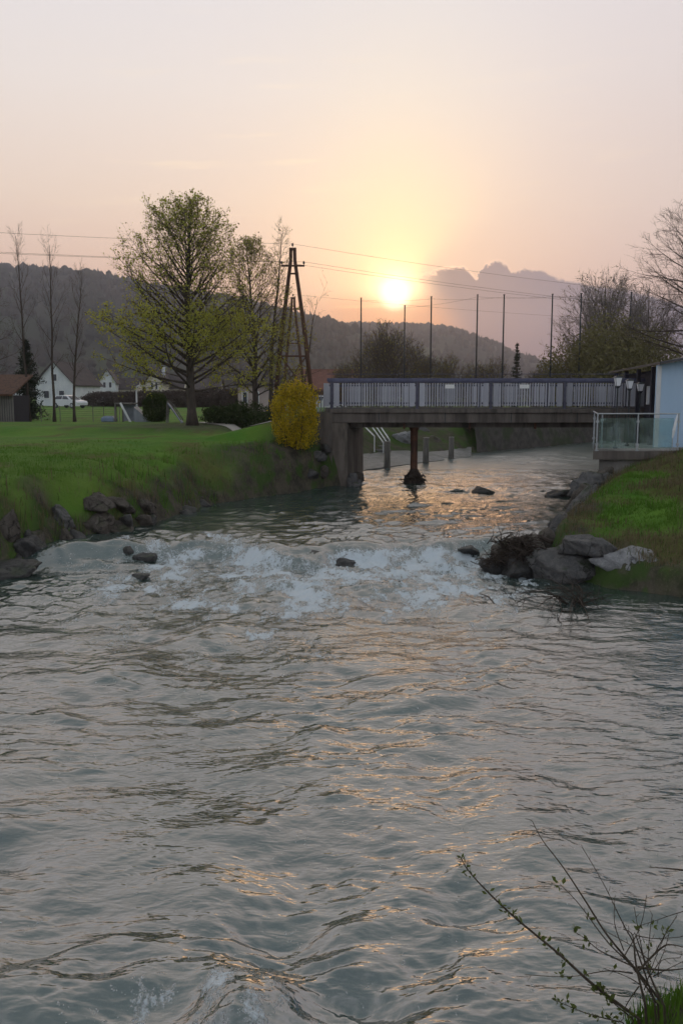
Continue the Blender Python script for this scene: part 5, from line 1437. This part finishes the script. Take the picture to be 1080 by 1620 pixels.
def rocks():
    # right bank
    p = on_z(1014, 886, .52); rock(201, (p.x, p.y + .35, .46), (.68, .46, .32), 'rock_pale', 'large pale whitish boulder lying in the grass of the right bank', rot=(.1, .05, .2))
    p = on_z(906, 898, .3); rock(202, (p.x, p.y + .3, .22), (.72, .55, .34), 'rock_grey', 'broad flat grey slab at the water edge left of the pale boulder', rot=(.15, -.1, .25))
    p = on_z(925, 856, .75); rock(203, (p.x, p.y, .66), (.55, .5, .26), 'rock_grey', 'grey rounded boulder half sunk in grass above the flat slab', rot=(0, .15, .6))
    p = on_z(822, 900, .15); rock(204, (p.x, p.y + .15, .18), (.42, .4, .30), 'rock_dark', 'dark wet boulder with a flat face in front of the driftwood mound', rot=(.2, .1, .4))
    p = on_z(785, 893, .2); rock(205, (p.x, p.y + .2, .16), (.36, .36, .24), 'rock_dark', 'small dark boulder at the left tip of the driftwood mound', rot=(0, .2, 1.0))
    p = on_z(840, 880, .3); rock(206, (p.x, p.y + .25, .28), (.58, .5, .42), 'rock_brown', 'brown boulder under the driftwood mound at the foot of the right bank', rot=(.1, -.2, 2.0))
    # stones along the undercut edge up to the terrace
    for i, (px, py, z, sx, sz, mat) in enumerate(((868, 872, .5, .40, .36, 'rock_grey'), (880, 850, .62, .42, .34, 'rock_brown'), (893, 828, .75, .45, .36, 'rock_grey'), (903, 808, .85, .42, .36, 'rock_brown'),
                                          (914, 792, .98, .46, .38, 'rock_grey'), (924, 776, 1.1, .44, .36, 'rock_brown'), (934, 762, 1.25, .44, .36, 'rock_grey'), (941, 750, 1.35, .4, .4, 'rock_brown'))):
        y = [19.0, 19.9, 20.9, 21.8, 22.7, 23.6, 24.4, 25.0][i]; q = at(px, py, y)
        rock(210 + i, (q.x + .12, y, q.z - .22), (sx, sx * 1.2, sz), mat, '%s stone of the row edging the right bank, counted from the driftwood heap' % ORD[i], 'stones edging the right bank', (i * .3, i * .2, i * 1.1), 'edge_stone')
    rng = random.Random(4)
    for i in range(16):
        y = 18.6 + i * .42; x = edge_x(EDGE_R, y) + rng.uniform(-.15, .2)
        rock(230 + i, (float(x), y, WL(float(x), y) + rng.uniform(-.05, .15)), (rng.uniform(.2, .36), rng.uniform(.2, .36), rng.uniform(.16, .3)), rng.choice(['rock_dark', 'rock_brown', 'rock_grey']),
             'wet waterline stone of the right bank, %s upstream of the driftwood heap' % ORD[i], 'waterline stones of the right bank', (rng.random() * 3, rng.random() * 3, rng.random() * 3), 'edge_stone')
    # rocks breaking the surface near the bridge
    p = on_z(764, 778, .45); rock(250, (p.x, p.y, .42), (.46, .4, .19), 'rock_dark', 'low dark rock breaking the surface below the middle of the bridge', rot=(0, .15, .3))
    p = on_z(884, 783, .45); rock(251, (p.x, p.y, .44), (.56, .4, .20), 'rock_dark', 'dark flat rock in the water nearest the terrace', rot=(.1, -.12, .2))
    # left bank
    p = on_z(103, 836, .6); rock(252, (p.x, p.y, .72), (.24, .36, .50), 'rock_grey', 'tall tilted grey slab on the left bank', rot=(.25, -.5, .3))
    p = on_z(150, 838, .5); rock(253, (p.x, p.y + .2, .62), (.56, .42, .30), 'rock_brown', 'broad brown-grey boulder at the foot of the left bank', rot=(.1, .25, .2))
    p = on_z(192, 836, .45); rock(254, (p.x, p.y, .44), (.44, .4, .20), 'rock_brown', 'low pointed rock reaching into the water from the left bank', rot=(0, .25, .1))
    p = on_z(206, 880, .15); rock(255, (p.x, p.y, .20), (.16, .16, .15), 'rock_dark', 'small dark rock standing in the foam, left one of a pair')
    p = on_z(230, 884, .12); rock(256, (p.x, p.y, .14), (.24, .2, .14), 'rock_dark', 'flatter dark rock in the foam, right one of a pair', rot=(0, .1, .5))
    p = on_z(120, 876, .2); rock(257, (p.x, p.y, .18), (.62, .36, .14), 'rock_dark', 'long flat dark ledge awash below the tilted slab', rot=(0, 0, .1))
    p = on_z(18, 905, .1); rock(258, (p.x, p.y, .08), (.55, .4, .20), 'rock_dark', 'dark rounded rock awash at the left edge of the picture', rot=(0, 0, .4))
    p = on_z(40, 868, .4); rock(259, (p.x, p.y + .2, .42), (.40, .34, .26), 'rock_dark', 'dark mossy rock half under the left bank grass', rot=(0, .3, 1.4))
    p = on_z(222, 912, .02); rock(260, (p.x, p.y, .02), (.2, .15, .08), 'rock_dark', 'tiny mossy rock just breaking the foam downstream of the pair')
    rng = random.Random(8)
    for i in range(15):
        y = 18.2 + i * .55 + rng.uniform(-.25, .25); x = float(edge_x(EDGE_L, y)) + rng.uniform(-.5, .05)
        rock(270 + i, (x, y, WL(x, y) + rng.uniform(-.02, .12)), (rng.uniform(.14, .34), rng.uniform(.14, .3), rng.uniform(.1, .24)), rng.choice(['rock_dark', 'rock_brown', 'rock_dark']),
             'dark waterline stone of the left bank, %s upstream from the picture edge' % ORD[i], 'waterline stones of the left bank', (rng.random() * 3, rng.random() * 3, rng.random() * 3), 'edge_stone')
    # rocks of the ledge, all but drowned by the rapid
    for i, (px, py, sx, lab) in enumerate(((486, 872, .36, 'left'), (548, 873, .40, 'middle'), (735, 862, .44, 'right'))):
        q = on_z(px, py, .3); rock(300 + i, (q.x, q.y, WL(q.x, q.y) - .17), (sx, sx * .7, .17), 'rock_dark', '%s one of the dark drowned ledge rocks in the rapid' % lab, 'ledge rocks of the rapid', (0, .1, i * 1.3), 'ledge_rock')
    # rough stones set in the left slope
    for i, (px, py, y, s, lab) in enumerate(((150, 770, 20.6, .42, 'brown-grey stone showing in the left slope above the tilted slab'), (190, 764, 21.4, .40, 'brown stone bedded beside another high in the left slope'), (232, 760, 22.2, .38, 'low stone bedded in the left slope, nearest the bridge'),
                                   (12, 828, 18.3, .34, 'stone in dry grass at the left picture edge'), (58, 822, 18.8, .30, 'small stone left of the tilted slab'))):
        q = at(px, py, y); rock(360 + i, (q.x, y, GZ(q.x, y) + .02), (s * 1.1, s * .7, s * .42), 'rock_brown', lab, 'stones in the left slope', (.3, i * .5, i * .8), 'edge_stone')
    # boulders beyond the bridge
    for i, (px, py, y, s, mat, lab) in enumerate(((637, 700, 46, .55, 'rock_pale', 'big pale boulder beside the steps beyond the bridge'), (660, 690, 48, .45, 'rock_grey', 'grey boulder behind the bridge pier'),
                                         (697, 686, 49, .42, 'rock_pale', 'pale squarish boulder near the far posts'), (622, 684, 49, .36, 'rock_grey', 'grey boulder at the top of the far steps'),
                                         (684, 700, 47, .38, 'rock_brown', 'brown boulder between the two far stump posts'), (730, 702, 49, .4, 'rock_brown', 'brown boulder at the start of the far bank wall'))):
        q = at(px, py, y); rock(320 + i, (q.x, y, q.z), (s * 1.4, s * 1.2, s * 1.1), mat, lab, 'boulders beyond the bridge', (i, i * .7, i * .4))
    # rough stones at the foot of the abutment
    for i, (px, py, y) in enumerate(((500, 722, 30.4), (512, 745, 30.4), (515, 712, 30.5), (556, 762, 31.0), (566, 756, 32.4), (490, 752, 29.9), (560, 768, 30.9))):
        q = at(px, py, y); rock(340 + i, (q.x, y, q.z), (.26, .24, .22), ['rock_grey', 'rock_brown', 'rock_dark'][i % 3], 'rough stone piled against the bridge abutment, ' + ['uppermost left', 'low left', 'upper right', 'right corner', 'under the deck', 'lowest left', 'foremost right'][i] + ' one', 'stones by the abutment', (i, i * .5, i * .8), 'edge_stone')
rocks()

# ---------------------------------------------------------------- grass
def blades(name, n, region, seed, hmin, hmax, w, mat, label, dens, lean=0.5):
    rs = np.random.RandomState(seed)
    (x0, x1), (y0, y1) = region
    x = rs.uniform(x0, x1, n); y = y0 + (y1 - y0) * rs.rand(n)
    k = dens(x, y); keep = rs.rand(n) < k; x, y = x[keep], y[keep]
    z = ground_z(x, y) - .01; n = len(x)
    h = hmin + (hmax - hmin) * rs.rand(n) ** 1.6
    h = h * (.6 + .8 * npstep(fbm(x * 1.3, y * 1.3, 3, seed % 60), -.3, .4))
    a = rs.rand(n) * 6.283; l = h * lean * rs.rand(n); b = rs.rand(n) * 6.283
    wv = np.stack([np.cos(a), np.sin(a), np.zeros(n)], 1) * (w * (.6 + .8 * rs.rand(n)))[:, None]
    p0 = np.stack([x, y, z], 1)
    ln = np.stack([np.cos(b) * l, np.sin(b) * l, np.zeros(n)], 1)
    mid = p0 + ln * .35 + np.stack([np.zeros(n), np.zeros(n), h * .6], 1)
    tip = p0 + ln + np.stack([np.zeros(n), np.zeros(n), h], 1)
    V = np.stack([p0 - wv, p0 + wv, mid + wv * .7, tip, mid - wv * .7], 1).reshape(-1, 3)
    F = np.concatenate([((np.arange(n) * 5)[:, None] + np.array([[0, 1, 2]])), ((np.arange(n) * 5)[:, None] + np.array([[0, 2, 4]])), ((np.arange(n) * 5)[:, None] + np.array([[4, 2, 3]]))])
    me = np_mesh(name, V, F, MATS[mat])
    o = link(name, me); tag(o, label, 'grass', kind='stuff')
def in_left(x, y): return x < edge_x(EDGE_L, y) - .05
def in_right(x, y): return x > edge_x(EDGE_R, y) + .05
def dl(x, y): return seg_dist(EDGE_L, x, y)
def dr(x, y): return seg_dist(EDGE_R, x, y)
blades('grass', 150000, ((-13, 0), (16.5, 31)), 401, .02, .09, .005, 'grass_blade', 'short green lawn grass of the left bank',
       lambda x, y: in_left(x, y) * npstep(dl(x, y) + .8 * fbm(x, y, 3, 7), .6, 1.6) * npstep(y + 2.5 * fbm(x * .4, y * .4, 2, 16), 30.5, 20))
blades('grass', 34000, ((-12, 0.0), (16.5, 30.8)), 402, .10, .42, .006, 'grass_dry', 'dry brownish grass and weeds overhanging the left waterline',
       lambda x, y: in_left(x, y) * npstep(dl(x, y) + .7 * fbm(x * 1.2, y * 1.2, 3, 8), 1.5, .4) * npstep(fbm(x * .8, y * .8, 3, 9), -.35, .15))
blades('grass', 36000, ((-12, 0.0), (16.5, 30.8)), 403, .08, .26, .007, 'grass_blade', 'rank green grass tufts on the left bank slope',
       lambda x, y: in_left(x, y) * npstep(dl(x, y), 2.4, 1.0) * npstep(fbm(x * 1.1, y * 1.1, 3, 10), -.1, .25))
blades('grass', 90000, ((4.2, 12), (15.8, 25.2)), 404, .03, .13, .006, 'grass_blade', 'green grass covering the right bank below the terrace',
       lambda x, y: in_right(x, y) * npstep(dr(x, y) + .5 * fbm(x, y, 3, 12), .25, .8) * npstep(fbm(x * .5 + 5, y * .5, 3, 51), .10, -.35))
blades('grass', 45000, ((4.2, 12), (15.5, 25)), 405, .05, .22, .006, 'grass_dry', 'sparse dry grass on the right bank',
       lambda x, y: in_right(x, y) * npstep(fbm(x * .5 + 5, y * .5, 3, 51), -.35, .2) * npstep(dr(x, y), .1, .6))
blades('grass', 20000, ((.6, 3.2), (2.2, 4.9)), 406, .07, .24, .004, 'grass_blade', 'grass tuft at the foot of the near twiggy shrub',
       lambda x, y: in_right(x, y) * npstep(fbm(x * 2, y * 2, 3, 14), -.3, .2) * npstep(y, 2.4, 3.0))

# ---------------------------------------------------------------- driftwood on the right
def drift():
    p = on_z(822, 878, .45)
    o = empty('driftwood_mound', (p.x, p.y + .3, .2), 'dark tangled heap of driftwood and roots on the rocks of the right shore', 'driftwood')
    m = MB(); driftwood(m, (0, 0, .10), 260, .42, .45, 21, 0, .010); driftwood(m, (-.45, -.05, .0), 90, .3, .25, 22, 0, .008); m.build('tangle', MATS['twig_dark'], o)
    m = MB(); q = at(790, 830, p.y) - o.location
    m.tube([(-.30, 0, .35), (q.x + .08, 0, .62), (q.x, 0, q.z)], [.012, .009, .004], 5); m.tube([(q.x + .08, 0, .62), (q.x + .16, .02, .8)], [.007, .003], 4)
    m.build('upright_twig', MATS['twig_dark'], o)
    a, b = on_z(838, 854, .55), on_z(872, 860, .55)
    lg = empty('drift_log', a, 'short dark log lying across the stones behind the driftwood heap', 'log')
    d = b - a; MB().tube([Vector((0, 0, .05)), d * .5 + Vector((0, 0, .09)), d + Vector((0, 0, .03))], [.05, .06, .045], 8).build('stem', MATS['twig_dark'], lg)
    MB().tube([d * .6 + Vector((0, 0, .1)), d * .7 + Vector((0, .1, .22))], [.02, .008], 5).build('branch_stub', MATS['twig_dark'], lg)
    # half-drowned branches in the eddy
    c = on_z(905, 950, .08)
    o = empty('drowned_branches', (c.x, c.y, .0), 'leafless branch tangle half sunk in the eddy below the flat slab', 'branch')
    rng = random.Random(33); m = MB()
    tips = [(790, 940), (810, 955), (830, 935), (850, 960), (862, 930), (880, 985), (905, 985), (935, 990), (915, 920), (950, 965), (970, 960), (890, 940), (925, 940), (845, 915), (895, 912), (868, 968), (940, 945)]
    for tx, ty in tips:
        q = on_z(tx, ty, .10) - o.location; root = Vector((rng.gauss(.05, .1), rng.gauss(0, .08), .02))
        k1 = root.lerp(q, .35) + Vector((rng.gauss(0, .05), rng.gauss(0, .05), .12 + .10 * rng.random())); k2 = root.lerp(q, .7) + Vector((rng.gauss(0, .05), rng.gauss(0, .05), .10))
        path = [root, k1, k2, q]
        m.tube(path, [.014, .010, .007, .003], 4)
        for _ in range(9):
            pp, dd = samp(path, .15 + .8 * rng.random()); qq = curve_path(rng, pp, side_dir(rng, dd, R(50)), rng.uniform(.08, .3), 3, .05, .2); m.tube(qq, [.006, .005, .004, .002], 3)
    m.build('twigs', MATS['twig_dark'], o)
    a, b = on_z(757, 940, .05), on_z(789, 964, .03)
    st = MB().tube([Vector((0, 0, .02)), (b - a) * .5 + Vector((0, 0, .08)), (b - a) + Vector((0, 0, .0))], [.006, .012, .010], 5).build('floating_stick', MATS['twig_dark'], None, a)
    tag(st, 'single thin stick poking from the water left of the drowned branches', 'stick')
drift()

# ---------------------------------------------------------------- near shrub at the lower right
def near_shrub():
    leaf_mat('leaf_near', (.09, .12, .03), (.15, .18, .05), .4, 3.0)
    def stem_path(pix): return [at(px, py, y) for px, py, y in pix]
    def fine(P, n=5):
        out = []
        for i in range(len(P) - 1):
            p0, p1, p2, p3 = P[max(i-1, 0)], P[i], P[i+1], P[min(i+2, len(P)-1)]
            for k in range(n):
                t = k / n
                out.append(.5 * ((2*p1) + (p2-p0)*t + (2*p0-5*p1+4*p2-p3)*t*t + (3*p1-p0-3*p2+p3)*t*t*t))
        out.append(P[-1]); return out
    rng = random.Random(51)
    def build(name, label, stems, leafy, loc):
        o = empty(name, loc, label, 'shrub'); org = Vector(loc)
        for pix, r0, lf in stems:
            P = [p - org for p in fine(stem_path(pix))]
            if pix[0][1] > 1575: P = [P[0] + Vector((.03, -.02, -.42)), P[0] + Vector((.015, -.01, -.2))] + P
            n = len(P)
            m = MB().tube(P, [max(r0 * 1.2 * (1 - .8 * k / (n - 1)), .0016) for k in range(n)], 5)
            for k in range(2, n, 2):                          # buds and short spurs
                d = (P[min(k+1, n-1)] - P[k-1]).normalized(); s = side_dir(rng, d, R(55)); L = rng.uniform(.008, .035)
                m.tube([P[k], P[k] + s * L], [.0018, .0010], 3)
            b = m.build('branch', MATS['twig'], o)
            if lf:
                pts = []
                for k in range(3, n):
                    if rng.random() < lf:
                        for _ in range(rng.randint(3, 7)): pts.append(tuple(P[k] + Vector((rng.gauss(0, .010), rng.gauss(0, .010), rng.gauss(0, .010)))))
                if pts:
                    V, F = leaf_cards(pts, .028, rng, .5, 1.9); l = link('leaves', np_mesh('leaves', V, F, MATS['leaf_near']), b)
        return o
    base1 = at(1000, 1606, 3.75)
    build('leafy_shrub', 'long arching branch with small green leaves over the near water', [
        ([(1010, 1612, 3.75), (940, 1560, 3.85), (882, 1508, 3.95), (812, 1450, 4.05), (765, 1405, 4.1), (738, 1374, 4.1), (728, 1355, 4.1)], .0075, .75),
        ([(985, 1618, 3.7), (930, 1604, 3.75), (895, 1590, 3.8), (872, 1580, 3.82)], .003, .3),
        ([(1000, 1612, 3.75), (962, 1580, 3.8), (945, 1560, 3.82)], .004, .9)], True, base1)
    base2 = at(1045, 1590, 3.7)
    tw = [([(1050, 1592, 3.7), (1010, 1540, 3.75), (960, 1480, 3.85), (925, 1425, 3.9), (890, 1372, 3.95), (858, 1330, 4.0), (841, 1298, 4.0)], .006, .0),
          ([(1035, 1588, 3.7), (1005, 1500, 3.8), (985, 1462, 3.85), (955, 1400, 3.9), (920, 1340, 3.95)], .004, 0),
          ([(1040, 1590, 3.75), (1000, 1530, 3.85), (960, 1490, 3.9), (915, 1430, 3.95), (886, 1400, 4.0)], .0045, .25),
          ([(1020, 1590, 3.65), (1005, 1525, 3.7), (1000, 1480, 3.75), (985, 1470, 3.8)], .006, 0),
          ([(1050, 1592, 3.65), (1030, 1550, 3.7), (1012, 1500, 3.75), (1003, 1475, 3.78)], .006, 0),
          ([(1000, 1540, 3.75), (960, 1536, 3.8), (900, 1545, 3.85), (830, 1542, 3.9)], .003, .15),
          ([(1003, 1530, 3.75), (950, 1505, 3.85), (925, 1485, 3.9), (905, 1472, 3.92)], .003, .3),
          ([(1010, 1535, 3.72), (1045, 1500, 3.72), (1065, 1495, 3.72), (1100, 1505, 3.7)], .005, 0),
          ([(1008, 1530, 3.74), (1050, 1535, 3.7), (1100, 1530, 3.66)], .0055, 0),
          ([(1005, 1480, 3.76), (1040, 1485, 3.8), (1095, 1480, 3.8)], .0025, .1),
          ([(1010, 1560, 3.7), (990, 1590, 3.66), (985, 1612, 3.64)], .003, 0), ([(1040, 1545, 3.7), (1045, 1520, 3.7), (1075, 1515, 3.7)], .0025, 0)]
    for k in range(10):
        a = (rng.uniform(985, 1035), rng.uniform(1500, 1590), 3.72); dx, dy = rng.uniform(-75, 60), rng.uniform(-95, -20)
        tw.append(([a, (a[0] + dx * .5 + rng.uniform(-8, 8), a[1] + dy * .5, 3.76), (a[0] + dx, a[1] + dy, 3.82)], .0025, .15))
    build('twiggy_shrub', 'dark bare twiggy shrub rising from the grass at the lower right corner', tw, False, base2)
    base3 = at(1110, 1400, 4.2)
    build('edge_twigs', 'dark broken twigs reaching in from the right edge above the near shrub', [
        ([(1130, 1385, 4.2), (1090, 1378, 4.25), (1055, 1374, 4.3), (1026, 1372, 4.3)], .006, 0), ([(1130, 1412, 4.2), (1096, 1411, 4.2), (1074, 1409, 4.2)], .008, 0),
        ([(1140, 1430, 4.1), (1080, 1442, 4.15), (1040, 1455, 4.2), (1010, 1465, 4.2)], .0025, .2)], False, base3)
near_shrub()

# ---------------------------------------------------------------- the air
def build_haze():
    global NT
    m = bpy.data.materials.new('haze_air'); m.use_nodes = True; NT = m.node_tree; NT.nodes.clear()
    v = NT.nodes.new('ShaderNodeVolumePrincipled')
    v.inputs['Color'].default_value = (0.72, 0.79, 0.98, 1)
    v.inputs['Density'].default_value = HAZE_DENSITY
    v.inputs['Anisotropy'].default_value = HAZE_G
    out = NT.nodes.new('ShaderNodeOutputMaterial'); NT.links.new(v.outputs[0], out.inputs['Volume'])
    mb = MB(); mb.box((-1500, -200, -4), (1500, 1600, 146))
    o = mb.build('haze', m); tag(o, kind='stuff')
HAZE_DENSITY, HAZE_G = 0.00058, 0.80
build_haze()
